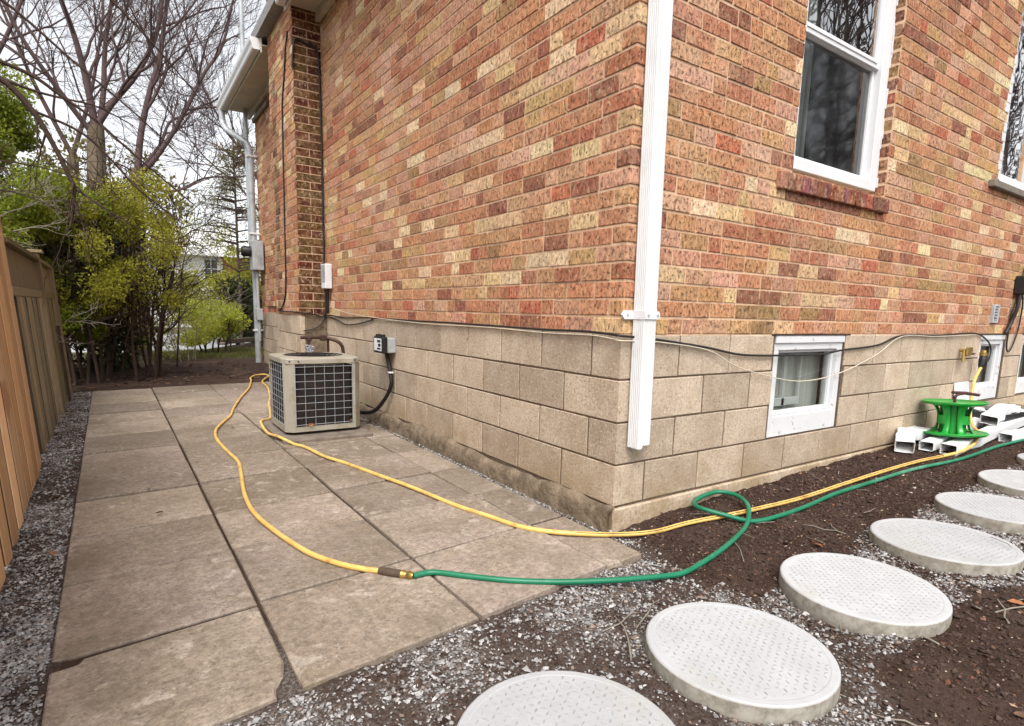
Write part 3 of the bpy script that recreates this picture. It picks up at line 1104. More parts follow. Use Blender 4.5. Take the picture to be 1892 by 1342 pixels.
g_ = .0058
for r in range(4):
    zt = -r * BH - (0.0 if r else 0.0) + (0 if r else .006)
    zb = -(r + 1) * BH + .0095
    # side wall
    hs_ = .2032 if r % 2 == 0 else .4064
    # corner block covers both faces
    lx = .4064 if r % 2 == 0 else .2032
    block((0, 0, zb), (lx - g_, hs_ - g_, zt))
    y = hs_
    while y < LW - .01:
        e = min(y + .4064, LW)
        if not (y + g_ > CY0 - .02 and e < CY1 + .02):
            a0, a1 = y + g_, e - g_
            if a0 < CY0 < a1: a1 = CY0 - .003
            elif a0 < CY1 < a1: a0 = CY1 + .003
            block((0, a0, zb), (.05, a1, zt))
        y = e
    x = lx
    while x < FW - .01:
        e = min(x + .4064, FW)
        segs = [(x + g_, e - g_)]
        for (h0, h1, hz0, hz1) in (BW1, BW2, BW3):
            ns = []
            for a, b2 in segs:
                if zb > hz0 - .03 and zb < hz1 and not (b2 < h0 or a > h1):
                    if a < h0 - .03: ns.append((a, h0 - .004))
                    if b2 > h1 + .03: ns.append((h1 + .03, b2))
                else: ns.append((a, b2))
            segs = ns
        for a, b2 in segs: block((a, 0, zb), (b2, .05, zt))
        x = e
    # chimney blocks
    if True:
        ca = [CY0, CY0 + .44, CY0 + .85, CY1] if r % 2 == 0 else [CY0, CY0 + .2, CY0 + .62, CY1]
        for a, b2 in zip(ca[:-1], ca[1:]):
            block((CX, a + g_, zb), (CX + .05, b2 - g_, zt))
# smooth parged near face of the chimney base
mb = MB(); mb.box((CX + .052, CY0 + .002, -.93), (-.001, CY0 + .0135, .004)); mb.build("parging", M['parge'], fw)
# rough footing ledge along the base
mb = MB()
def ledge(p0, p1, nrm, w, z0s, z1, amp):
    n = int((Vector(p1) - Vector(p0)).length / .035)
    rows = []
    for i in range(n + 1):
        t = i / n
        p = Vector(p0).lerp(Vector(p1), t)
        q_ = np.array([p.x + p.y * 1.3]); o_ = np.array([3.1 + nrm[1]])
        zt = z0s + amp * (float(vnoise(q_, o_, 2.2)[0]) - .65) + amp * .5 * (float(vnoise(q_, o_ + 5, 9)[0]) - .5)
        ww = w * (.8 + .5 * float(vnoise(q_, o_ + 9, 5)[0]))
        gq = gz(p.x + nrm[0] * .1, p.y + nrm[1] * .1) if nrm[1] else z1
        N_ = Vector((nrm[0], nrm[1], 0))
        Z_ = Vector((0, 0, 1))
        rows.append([p + N_ * .001 + Z_ * zt, p + N_ * ww * .5 + Z_ * (zt - .006), p + N_ * ww * .9 + Z_ * (zt - .022), p + N_ * (ww + .004) + Z_ * (zt - .05), p + N_ * (ww + .012) + Z_ * (gq - .06)])
    vs = [q for r_ in rows for q in r_]
    fs = []
    for i in range(n):
        for k in range(4): fs.append((i * 5 + k, i * 5 + k + 1, i * 5 + 6 + k, i * 5 + 5 + k))
    if nrm[1]: fs = [f[::-1] for f in fs]
    mb.add(vs, fs, None, True)
ledge((0, -.016, 0), (0, 4.55, 0), (-1, 0), .036, -.803, -.95, .055)
mb.build("footing", M['parge'], house)
xx = -.006
while xx < 6.3:
    L_ = RNG.choice((.9, 1.3, 1.7))
    mb = MB()
    mb.box((xx, -.012 + RNG.uniform(-.002, .002), -1.15), (min(xx + L_, 6.4), .05, -.8215), bev=.006)
    n_ = 14
    mb.build("footing_course", M['block'], fw)
    xx += L_ + .008
# the thin board-like gap under the first brick course
mb = MB(); mb.box((.004, .004, ZT - .0035), (FW, .05, ZT + .004)); mb.box((.004, .05, ZT - .0035), (.05, LW, ZT + .004)); mb.build("damp_course", M['mortar'], house)

# ---- sash window over the rowlock sill
win = MB(); win.box((W1[0], .168, W1[2]), (W1[1], .199, W1[3])); 
def frame_rect(mb, x0, x1, z0, z1, wl, wr, wb, wt, y0, y1, bev=.003):
    mb.box((x0, y0, z0), (x0 + wl, y1, z1), bev=bev)
    mb.box((x1 - wr, y0, z0), (x1, y1, z1), bev=bev)
    mb.box((x0 + wl, y0, z0), (x1 - wr, y1, z0 + wb), bev=bev)
    mb.box((x0 + wl, y0, z1 - wt), (x1 - wr, y1, z1), bev=bev)
mb = MB(); frame_rect(mb, 1.262, 2.333, .955, 2.60, .095, .085, .062, .085, .062, .155)
window = mb.build("window", M['white'], house)
mb = MB(); frame_rect(mb, 1.357, 2.248, 1.70, 2.515, .035, .04, .055, .05, .082, .118); mb.box((1.392, .0825, 1.728), (2.208, .076, 1.742)); mb.build("upper_sash", M['vinyl'], window)
mb = MB(); frame_rect(mb, 1.357, 2.248, 1.018, 1.722, .022, .022, .03, .025, .106, .14); mb.build("lower_sash", M['vinyl'], window)
mb = MB(); mb.box((1.39, .098, 1.75), (2.21, .102, 2.47)); mb.build("upper_pane", M['glass'], window)
mb = MB(); mb.box((1.378, .121, 1.045), (2.228, .125, 1.70)); mb.build("lower_pane", M['glass_screen'], window)
mb = MB(); mb.box((1.35, .30, .95), (2.26, .36, 2.6)); 
mb.box((1.262, .156, .93), (1.275, .36, 2.62)); mb.box((2.32, .156, .93), (2.333, .36, 2.62)); mb.build("dark_interior", M['dark'], window)
mb = MB()
for i in range(9): mb.tube([(1.42 + i * .028, .2 + .012 * math.sin(i * 2.0), 1.0), (1.42 + i * .028, .2 + .012 * math.sin(i * 2), 2.5)], .016, 6)
mb.build("curtain", M['curtain'], window)
# white caulk line smeared on the right jamb
mb = MB()
for i in range(26):
    z = .98 + i * .062
    mb.box((2.3335, .058 + RNG.uniform(-.006, .006), z), (2.3415, .075, z + .063), bev=.0015)
mb.build("caulk", M['peeling'], window, kind="stuff")
# jamb bricks of the right reveal
for k in range(11, 31):
    z = ZT + k * HB + .0048
    if z > 2.55 or z < .9: continue
    mb = MB(); mb.box((2.3435, .009, z + .004), (2.352, .075, z + H_ - .002), bev=.003)
    o = mb.build("jamb_brick", M['brick'], front)
    o.color = (*[c_ * RNG.uniform(.8, 1.1) for c_ in RNG.choice([(.23, .105, .055), (.17, .06, .04), (.28, .15, .08), (.32, .10, .07)])], 1)
# rowlock sill
NS = 17
sw = (2.350 - 1.098) / NS
mb = MB(); mb.box((1.103, -.012, .810), (2.345, .06, .888)); sill = mb.build("rowlock_sill", M['mortar'], house)
for i in range(NS):
    mb = MB()
    mb.box((0, -.034, 0), (sw - .010, .075, .092), bev=.006)
    mb.v = [(x + RNG.uniform(-.0015, .0015), y + RNG.uniform(-.002, .002), z + RNG.uniform(-.0015, .0015) + y * .12) for x, y, z in mb.v]
    o = mb.build("brick", M['brick'], sill, loc=(1.098 + i * sw, 0, .805))
    o.color = (*[c_ * RNG.uniform(.8, 1.2) for c_ in RNG.choice([(.24, .075, .05), (.28, .10, .055), (.21, .075, .045), (.30, .12, .085)])], 1)

# ---- second sash window far right
mb = MB(); frame_rect(mb, 4.30, 5.41, 1.30, 2.74, .20, .08, .06, .08, .062, .155); w2 = mb.build("window", M['white'], house)
mb = MB(); frame_rect(mb, 4.50, 5.33, 1.36, 2.66, .05, .05, .05, .05, .085, .13); mb.build("sash", M['vinyl'], w2)
mb = MB(); mb.box((4.54, .106, 1.40), (5.29, .11, 2.62)); mb.build("pane", M['glass'], w2)
mb = MB(); mb.box((4.3, .30, 1.28), (5.41, .36, 2.74)); mb.build("dark_interior", M['dark'], w2)
mb = MB(); mb.box((4.07, -.045, 1.215), (5.55, .07, 1.272), bev=.006); mb.build("stone_sill", M['stone_sill'], w2)
mb = MB()
for i in range(13):
    z = 1.30 + i * .075
    mb.box((4.292 - RNG.uniform(.02, .09), -.004, z), (4.292, -.0005 + .006, z + .07), bev=.002)
mb.build("mortar_patch", M['peeling'], w2)

# ---- basement windows
def bwindow(x0, x1, z0, z1, label):
    mb = MB(); frame_rect(mb, x0, x1, z0, z1, .052, .058, .125, .088, .012, .10, .004)
    mb.box((x0, .0, z1 - .045), (x1, .04, z1), bev=.003)
    w = mb.build("basement_window", M['peeling'], house)
    mb = MB(); frame_rect(mb, x0 + .054, x1 - .060, z0 + .127, z1 - .090, .020, .022, .026, .014, .035, .07, .003); mb.build("sash", M['white'], w)
    mb = MB(); mb.box((x0 + .072, .052, z0 + .15), (x1 - .08, .055, z1 - .10)); mb.build("pane", M['glass_low'], w)
    # inner sliding sash and curtain
    mb = MB(); xm = x0 + .30
    frame_rect(mb, x0 + .09, x1 - .28, z0 + .16, z1 - .11, .02, .02, .05, .02, .115, .135); mb.box((xm, .115, z0 + .16), (xm + .028, .135, z1 - .11)); mb.build("inner_sash", M['white'], w)
    mb = MB()
    n = 34
    vs = []
    for i in range(n):
        x = x0 + .01 + (x1 - x0 - .02) * i / (n - 1)
        y = .155 + .02 * math.sin(i * 1.9) + .008 * math.sin(i * 4.1)
        vs += [(x, y, z0 + .03), (x, y, z1 - .06)]
    mb.add(vs, [(2 * i, 2 * i + 2, 2 * i + 3, 2 * i + 1) for i in range(n - 1)], None, True)
    mb.build("curtain", M['curtain'], w)
    mb = MB(); mb.box((x0, .30, z0), (x1, .34, z1)); mb.build("dark_interior", M['dark'], w)
    mb = MB(); mb.box((x0 - .05, -.004, z1 + .0015), (x1 + .06, .045, z1 + .0095)); mb.build("lintel", M['stem'], w)
    return w
bwindow(1.243, 2.024, -.606, .004, None)
bwindow(4.408, 5.012, -.594, .004, None)
bwindow(5.528, 6.152, -.594, .004, None)
# broken edge of the block opening beside the first basement window
mb = MB()
for i in range(7):
    z = -.60 + i * .084
    mb.box((2.026, .006 + RNG.uniform(0, .012), z), (2.058, .05, z + .076), bev=.008)
mb.build("mortar_edge", M['block_mortar'], house)

# ---- eave on the side wall
def eave(y0, y1):
    mb = MB()
    # soffit, frieze, fascia
    mb.box((-.34, y0, 3.085), (-.002, y1, 3.10))
    mb.box((-.055, y0, 3.0), (-.004, y1, 3.084), bev=.004)
    mb.box((-.36, y0, 3.01), (-.341, y1, 3.17), bev=.004)
    return mb.build("soffit", M['eave'], house)
def gutter(y0, y1):
    mb = MB()
    prof = [(-.362, 3.155), (-.362, 3.045), (-.372, 3.035), (-.435, 3.035), (-.447, 3.05), (-.452, 3.09), (-.470, 3.125), (-.474, 3.165), (-.466, 3.165), (-.462, 3.128), (-.445, 3.09), (-.440, 3.055), (-.430, 3.043), (-.376, 3.043), (-.368, 3.05), (-.368, 3.155)]
    n = len(prof)
    vs = [(x, y0, z) for x, z in prof] + [(x, y1, z) for x, z in prof]
    mb.add(vs, [(i, (i + 1) % n, n + (i + 1) % n, n + i) for i in range(n)])
    mb.add([(x, y0, z) for x, z in prof[:8]], [tuple(range(8))])
    mb.add([(x, y1, z) for x, z in prof[:8]], [tuple(range(8))[::-1]])
    return mb.build("gutter", M['spout'], house)
eave(.0, 4.565); eave(5.71, 8.42)
gutter(-.02, 4.53); gutter(5.72, 8.5)
mb = MB()
for i in range(24):
    a = i / 24
    x0, z0 = -.40 + a * 3.6, 3.18 + a * 1.9
    mb.box((x0, -.25, z0), (x0 + .17, 8.5, z0 + .12))
mb.build("roof", M['shingle'], house)

# ---- interior block-out so that nothing shows through
mb = MB(); mb.box((.25, .42, -1.1), (FW - .05, LW - .05, 3.05)); mb.build("interior", M['dark'], house)
mb = MB(); mb.box((FW, .0, -1.1), (FW + .05, LW, 3.3)); mb.box((.2, LW, -1.1), (FW, LW + .05, 3.3)); mb.build("rear_wall", M['mortar'], house)
# stains: dark run-off under the far sill and along the chimney recess
mb = MB(); mb.box((-.05, 7.05, 2.86), (-.003, 8.06, 2.92), bev=.006); mb.build("far_sill", M['stone_sill'], house)
mb = MB(); mb.box((-.02, 7.95, 2.93), (-.003, 8.05, 3.0)); mb.build("trim", M['white'], house)

# ------------------------------------------------------------------ downspouts
def spout_profile(w=.135, d=.085, n=5, side=-1):
    """rectangular section with rounded corners, broad front (-y) plain, one narrow side ribbed"""
    r = .008
    pts = []
    for cx_, cy_, a0 in ((w / 2 - r, -d / 2 + r, -90), (w / 2 - r, d / 2 - r, 0), (-w / 2 + r, d / 2 - r, 90), (-w / 2 + r, -d / 2 + r, 180)):
        for k in range(4):
            a = rad(a0 + 30 * k)
            pts.append((cx_ + r * math.cos(a), cy_ + r * math.sin(a)))
        if a0 == 90:      # ribs down the -x side
            ys_ = np.linspace(d / 2 - r, -d / 2 + r, n * 4 + 1)[1:-1]
            for i, yy_ in enumerate(ys_): pts.append((-w / 2 + (.0045 if i % 4 in (1, 2) else 0), yy_))
        if a0 == 180:
            xs2 = np.linspace(-w / 2 + r, w / 2 - r, 12)[1:-1]
            for i, xx_ in enumerate(xs2): pts.append((xx_, -d / 2 + (.0012 if i in (1, 8) else 0)))
    return pts


def sweep(mb, prof, path, ups, cap=False, inner=True, sc=None):
    """prof in (a,b) plane; path points; a along side vector, b along up vector"""
    n = len(prof)
    vs = []
    for i, p in enumerate(path):
        p = Vector(p)
        t = (Vector(path[min(i + 1, len(path) - 1)]) - Vector(path[max(i - 1, 0)])).normalized()
        up = Vector(ups)
        a = t.cross(up).normalized()
        b_ = a.cross(t).normalized()
        k = sc[i] if sc else 1
        for (u, v) in prof: vs.append(p + (a * u + b_ * v) * k)
    fs = []
    for i in range(len(path) - 1):
        for k in range(n): fs.append((i * n + k, i * n + (k + 1) % n, (i + 1) * n + (k + 1) % n, (i + 1) * n + k))
    mb.add(vs, fs)
    if inner:
        # an inner skin so that open ends show thickness
        vi = []
        for i in range(len(path)):
            ring = vs[i * n:(i + 1) * n]
            c_ = sum((Vector(q) for q in ring), Vector()) / n
            vi += [c_ + (Vector(q) - c_) * .95 for q in ring]
        mb.add(vi, [tuple(reversed(f)) for f in fs])
        for i, rev in ((0, False), (len(path) - 1, True)):
            o_ = [vs[i * n + k] for k in range(n)] + [vi[i * n + k] for k in range(n)]
            q = [(k, n + k, n + (k + 1) % n, (k + 1) % n) for k in range(n)]
            if rev: q = [f[::-1] for f in q]
            mb.add(o_, q)


ds = thing("downspout", "tall white ribbed downspout strapped to the corner of the brick house", "downspout", (.101, -.044, -.52), group="downspouts on the house")
mb = MB()
prof = [(-x_, y_) for x_, y_ in spout_profile(.083, .074)][::-1]
path = [(0, 0, 0), (-.012, 0, 1.2), (-.024, 0, 2.4), (-.036, 0, 3.62)]
sweep(mb, prof, path, (0, 1, 0))
mb.v = [(x, y, z + ((.014 if x > -.01 else .0) + RNG.uniform(0, .006) if z < .001 else 0)) for x, y, z in mb.v]
mb.build("pipe", M['spout'], ds)
mb = MB()
zc = .622
st = [(-.160, .0, 0), (-.140, 0, -.021), (.10, 0, -.021), (.118, 0, 0), (.10, 0, .021), (-.140, 0, .021)]
# strap: wall ear on the left, band over the pipe
def strap_plate(mb, pts2, y, th, z0):
    n = len(pts2)
    vs = [(x, y, z0 + z) for x, z in pts2] + [(x, y + th, z0 + z) for x, z in pts2]
    mb.add(vs, [tuple(range(n)), tuple(range(n, 2 * n))[::-1]] + [(i, n + i, n + (i + 1) % n, (i + 1) % n) for i in range(n)])
strap_plate(mb, [(-.118, 0), (-.102, -.020), (-.044, -.020), (-.044, .020), (-.102, .020)], .032, .010, zc)
strap_plate(mb, [(-.049, -.018), (.040, -.018), (.047, -.008), (.047, .008), (.040, .018), (-.049, .018)], -.0435, .006, zc)
mb.box((-.050, -.040, zc - .019), (-.0425, .042, zc + .019)); mb.box((.0425, -.040, zc - .016), (.0465, .042, zc + .016))
mb.build("strap", M['vinyl'], ds)
mb = MB()
for x, y in ((-.085, .030), (-.03, -.045), (.03, -.045)):
    mb = MB(); mb.tube([(x, y, zc), (x, y - .004, zc)], .005, 8)
    mb.build("screw", M['greymetal'], ds)

d2 = thing("downspout", "grey white downspout with curved elbow at the far house corner", "downspout", (0, 0, 0), group="downspouts on the house")
mb = MB()
pr = [( .045 * math.cos(a), .038 * math.sin(a)) for a in [i * math.pi / 8 for i in range(16)]]
path = [(-.415, 8.36, 3.05), (-.415, 8.36, 2.90), (-.400, 8.33, 2.82), (-.36, 8.28, 2.75), (-.28, 8.20, 2.68), (-.2, 8.13, 2.62), (-.13, 8.08, 2.56), (-.095, 8.05, 2.47), (-.09, 8.05, 2.3), (-.09, 8.05, .5), (-.09, 8.05, -.80)]
sweep(mb, pr, path, (0, 1, 0), inner=False)
mb.v = [(x, y, z) for x, y, z in mb.v]
mb.build("pipe", M['greymetal'], d2)
mb = MB()
for z in (2.35, 1.2, -.3): mb.box((-.15, 8.00, z), (-.002, 8.10, z + .03), bev=.003)
mb.build("strap", M['vinyl'], d2)

# ------------------------------------------------------------------ electric service
em = thing("electric_meter", "grey electric meter box with round glass meter on the far house corner", "meter", (-.02, 7.86, .86))
mb = MB(); mb.box((-.16, -.17, -.22), (-.0, .10, .22), bev=.01); mb.build("box", M['greymetal'], em)
mb = MB(); mb.lathe([(.001, .14), (.06, .135), (.078, .11), (.08, 0)], 20); mb.v = [(-.16 - z, y - .03, x + .06) for x, y, z in mb.v]; mb.build("meter_dome", M['black'], em)
mb = MB(); mb.tube([(-.08, -.03, -.22), (-.08, -.03, -1.3)], .022, 10); mb.build("conduit", M['greymetal'], em)
mb = MB(); mb.box((-.12, -.09, -.98), (-.03, .03, -.8), bev=.006); mb.build("junction", M['greymetal'], em)
ms = thing("service_mast", "slim grey electrical service mast rising past the gutter", "mast", (-.115, 8.18, 0))
mb = MB(); mb.tube([(0, 0, 1.0), (0, 0, 2.6), (0, 0, 5.4)], .032, 12); mb.build("pipe", M['greymetal'], ms)
mb = MB(); mb.tube([(0, 0, 2.72), (0, 0, 2.80)], .045, 12); mb.build("collar", M['greymetal'], ms)
mb = MB(); mb.tube([(0, 0, 5.4), (-.05, 0, 5.5), (-.15, 0, 5.45)], [.034, .05, .05], 10); mb.build("weatherhead", M['greymetal'], ms)
mb = MB(); mb.box((-.112, 7.27, -.005), (-.098, 7.34, .055)); 
mb.build("marking_tape", M['pinktape'], None, label="scrap of pink marking tape tied to the grey conduit", cat="tape")

# ------------------------------------------------------------------ wires on the walls
def smooth_path(pts, sub=6):
    P = [Vector(p) for p in pts]
    out = []
    for i in range(len(P) - 1):
        p0, p1, p2, p3 = P[max(i - 1, 0)], P[i], P[i + 1], P[min(i + 2, len(P) - 1)]
        for k in range(sub):
            t = k / sub
            out.append(.5 * ((2 * p1) + (p2 - p0) * t + (2 * p0 - 5 * p1 + 4 * p2 - p3) * t * t + (3 * p1 - p0 - 3 * p2 + p3) * t ** 3))
    out.append(P[-1])
    return out


def cable(name, pts, r, m, label, cat="cable", group="wires on the house", sub=5):
    mb = MB()
    mb.tube(smooth_path(pts, sub), r, 6)
    return mb.build(name, m, None, label=label, cat=cat, group=group)


cable("cable", [(-.03, 4.55, -.01), (-.012, 4.50, .02), (-.012, 3.88, .004), (-.012, 3.26, .018), (-.012, 2.24, .016), (-.012, 1.92, .018), (-.012, 1.16, .016), (-.012, .60, .012), (-.012, .25, .016), (-.016, .05, .010), (-.012, -.012, .006), (.2, -.014, -.010), (.59, -.014, -.054), (.91, -.014, -.099), (1.36, -.012, -.111), (1.72, -.012, -.111), (1.99, -.012, -.089), (2.46, -.012, -.063), (2.81, -.012, .002), (3.49, -.012, .004), (4.18, -.012, .02), (4.48, -.016, -.04), (4.59, -.022, -.11), (4.57, -.03, -.19), (4.45, -.05, -.235)], .0065, M['blackcable'],
      "long black cable strung along the top of the block foundation around the corner")
cable("cable", [(-.016, 4.42, .115), (-.018, 3.9, .06), (-.018, 3.3, .03), (-.016, 2.4, .006), (-.016, 1.9, .0), (-.016, 1.16, .004), (-.016, .6, -.004), (-.018, .2, .0), (-.02, .04, -.010), (-.012, -.017, -.016), (.21, -.02, -.022), (.594, -.02, -.067), (.8, -.02, -.143), (1.05, -.02, -.205), (1.5, -.014, -.272), (1.95, -.02, -.24), (2.44, -.02, -.127), (2.80, -.018, -.004), (3.4, -.018, -.006), (4.2, -.018, .006)], .0033, M['whitecable'],
      "thin off white cable hanging in a sag across the first basement window")
cable("cable", [(-.30, 4.55, 2.50), (-.27, 4.555, 2.76), (-.18, 4.56, 2.765), (-.10, 4.56, 2.745), (-.035, 4.555, 2.66), (-.022, 4.555, 2.0), (-.022, 4.555, 1.2), (-.022, 4.555, .55)], .010, M['blackcable'],
      "black wire running down the inner corner of chimney and side wall")
cable("cable", [(-.295, 4.72, 2.9), (-.30, 4.80, 2.75), (-.295, 4.93, 2.5), (-.294, 5.05, 2.2), (-.294, 5.10, 1.2), (-.294, 5.14, .4), (-.294, 5.25, .16), (-.294, 5.45, .07), (-.25, 5.74, .06), (-.02, 5.8, .06), (-.014, 6.6, .09), (-.014, 7.6, .1)], .009, M['blackcable'],
      "black wire dropping down the outer face of the brick chimney")
cable("cable", [(-.30, 5.4, .045), (-.298, 4.85, .045), (-.27, 4.558, .04), (-.12, 4.556, .02), (-.05, 4.55, -.005), (-.022, 4.53, .08), (-.022, 4.53, .30)], .008, M['blackcable'],
      "short black wire crossing the foot of the chimney to the telephone box")
cable("cable", [(-.26, 4.556, -.155), (-.18, 4.556, -.14), (-.09, 4.55, -.10), (-.02, 4.52, -.005), (-.014, 4.2, -.02), (-.014, 3.9, -.062), (-.014, 3.6, -.052), (-.014, 3.25, -.015), (-.014, 3.1, .016)], .0065, M['blackcable'],
      "loose black wire looping over the pale block behind the air conditioner")
tb = thing("telephone_box", "narrow pale grey telephone box in the corner beside the chimney", "utility box", (-.004, 4.40, .30))
mb = MB(); mb.box((-.075, -.07, 0), (-.0, .085, .26), bev=.008); mb.build("housing", M['vinyl'], tb)
mb = MB(); mb.box((-.078, -.066, .07), (-.0755, .08, .25), bev=.001); mb.build("cover", M['greymetal'], tb)
mb = MB(); mb.tube([(-.03, 0, 0), (-.028, .02, -.10), (-.022, .06, -.26)], .016, 8); mb.build("cable_tail", M['blackcable'], tb)
vt = thing("wall_vent", "small grey louvred vent on the brick above the second basement window", "vent", (4.55, -.0, .11))
mb = MB(); frame_rect(mb, 0, .13, 0, .165, .018, .018, .018, .018, -.022, .004, .003); mb.build("frame", M['greymetal'], vt)
for i in range(5):
    mb = MB(); mb.box((.018, -.016, .024 + i * .026), (.112, .0, .036 + i * .026)); mb.build("slat", M['greymetal'], vt)
cb = thing("cable_box", "black utility box with dangling black wires at the right frame edge", "utility box", (5.02, -.0, .38))
mb = MB(); mb.box((0, -.09, 0), (.2, .0, .17), bev=.01); mb.build("housing", M['black'], cb)
mb = MB(); mb.tube(smooth_path([(.03, -.05, .02), (.0, -.05, -.12), (-.02, -.03, -.25), (-.10, -.02, -.36)], 5), .016, 8)
mb.tube(smooth_path([(.02, -.05, 0), (.015, -.04, -.2), (-.02, -.02, -.31), (-.015, -.02, -.50), (.09, -.02, -.52), (.22, -.02, -.34), (.25, -.02, -.1), (.16, -.03, .0)], 6), .007, 6)
mb.tube(smooth_path([(.30, -.02, .30), (.12, -.03, .24), (.03, -.03, -.02), (-.02, -.02, -.2), (.01, -.02, -.33)], 6), .007, 6)
mb.build("wire", M['blackcable'], cb)

# ------------------------------------------------------------------ air conditioner on its pad
pad = MB()
pad.box((-.945, 2.50, -.985), (-.255, 3.40, -.893), bev=.008)
pad.build("concrete_pad", M['pad'], None, label="thin concrete pad under the air conditioner", cat="slab")
ac = thing("air_conditioner", "beige outdoor air conditioner with square wire grilles by the block wall", "air conditioner", (-.590, 2.965, -.868))
AW, AD, AH = .60, .62, .575      # width, depth, height
ACH = .055


def octo(w, d, c): return [(-w / 2 + c, -d / 2), (w / 2 - c, -d / 2), (w / 2, -d / 2 + c), (w / 2, d / 2 - c), (w / 2 - c, d / 2), (-w / 2 + c, d / 2), (-w / 2, d / 2 - c), (-w / 2, -d / 2 + c)]


mb = MB(); mb.prism(octo(AW, AD, ACH), 0, .035); mb.build("base_pan", M['ac'], ac)
for q, (x, y) in enumerate(((-1, -1), (1, -1), (-1, 1), (1, 1))):
    mb = MB()
    P_ = [(AW / 2 - ACH - .022, AD / 2 - .001), (AW / 2 - ACH, AD / 2 - .001), (AW / 2 - .001, AD / 2 - ACH), (AW / 2 - .001, AD / 2 - ACH - .022), (AW / 2 - .02, AD / 2 - ACH - .022), (AW / 2 - .02, AD / 2 - ACH - .006), (AW / 2 - ACH - .006, AD / 2 - .02), (AW / 2 - ACH - .022, AD / 2 - .02)]
    P_ = [(px_ * x, py_ * y) for px_, py_ in P_]
    if x * y < 0: P_ = P_[::-1]
    mb.prism(P_, .036, AH - .041); mb.build("corner_post", M['ac'], ac)
mb = MB()
o8 = octo(AW + .012, AD + .012, ACH)
# top with fan opening
n = 40
ring = [(.235 * math.cos(2 * math.pi * i / n), .235 * math.sin(2 * math.pi * i / n)) for i in range(n)]
def octo_pt(a):
    dx, dy = math.cos(a), math.sin(a)
    best = 1e9
    for i in range(8):
        x1, y1 = o8[i]; x2, y2 = o8[(i + 1) % 8]
        den = dx * (y2 - y1) - dy * (x2 - x1)
        if abs(den) < 1e-9: continue
        t = (x1 * (y2 - y1) - y1 * (x2 - x1)) / den
        s_ = (x1 * dy - y1 * dx) / den
        if t > 0 and -1e-6 <= s_ <= 1 + 1e-6: best = min(best, t)
    return dx * best, dy * best
outer = [octo_pt(2 * math.pi * i / n) for i in range(n)]
vs = [(x, y, AH) for x, y in ring] + [(x * .985, y * .985, AH) for x, y in outer] + [(x, y, AH - .008) for x, y in outer] + [(x, y, AH - .04) for x, y in outer] + [(x, y, AH - .06) for x, y in ring] + [(x * 1.0, y * 1.0, AH + .006) for x, y in ring] + [(x * 1.06, y * 1.06, AH + .004) for x, y in ring]
fs = []
for i in range(n):
    k = (i + 1) % n
    fs += [(6 * n + i, n + i, n + k, 6 * n + k), (n + i, 2 * n + i, 2 * n + k, n + k), (2 * n + i, 3 * n + i, 3 * n + k, 2 * n + k), (5 * n + i, 6 * n + i, 6 * n + k, 5 * n + k), (4 * n + i, 5 * n + i, 5 * n + k, 4 * n + k)]
mb.add(vs, fs)
mb.build("top_cover", M['ac'], ac)
mb = MB()
for r in (.06, .1, .14, .18, .22):
    mb.tube([(r * math.cos(2 * math.pi * i / 28), r * math.sin(2 * math.pi * i / 28), AH + .006) for i in range(29)], .0025, 5)
for i in range(6): mb.tube([(0, 0, AH + .006), (.235 * math.cos(i * math.pi / 3), .235 * math.sin(i * math.pi / 3), AH + .006)], .003, 5)
mb.build("fan_guard", M['coil'], ac)
mb = MB(); mb.prism(octo(AW - .056, AD - .056, ACH + .01), .036, AH - .07); mb.build("coil", M['coil'], ac)
for sd_ in range(4):
    mb = MB()
    w = (AW if sd_ % 2 == 0 else AD) - 2 * ACH - .036
    off = (AD if sd_ % 2 == 0 else AW) / 2 - .002
    nv, nh = (7, 9) if sd_ % 2 == 0 else (7, 10)
    Rz = Matrix.Rotation(sd_ * math.pi / 2, 4, 'Z')
    for i in range(nv):
        x = -w / 2 + w * i / (nv - 1)
        mb.tube([Rz @ Vector((x, -off, .04)), Rz @ Vector((x, -off, AH - .045))], .0020 if i not in (0, nv - 1) else .0034, 5)
    for i in range(nh):
        z = .055 + (AH - .12) * i / (nh - 1)
        mb.tube([Rz @ Vector((-w / 2 - .006, -off - .004, z)), Rz @ Vector((w / 2 + .006, -off - .004, z))], .0020, 5)
    mb.build("grille", M['wire'], ac)
mb = MB()
for x, y in ((-AW / 2 + ACH - .02, -AD / 2 - .003), (AW / 2 - ACH + .0, -AD / 2 - .003), (-AW / 2 + ACH + .045, -AD / 2 - .008)):
    mb = MB(); mb.tube([(x, y, AH - .02), (x, y - .006, AH - .02)], .006, 8)
    mb.build("screw", M['black'], ac)
mb = MB(); leaf_quad(mb, (-.12, -AD / 2 - .012, .055), .05, .2, 1.3, .4); leaf_quad(mb, (.20, -AD / 2 - .012, .07), .035, .9, 1.2, .4); mb.build("caught_leaves", M['deadleaf'], ac)

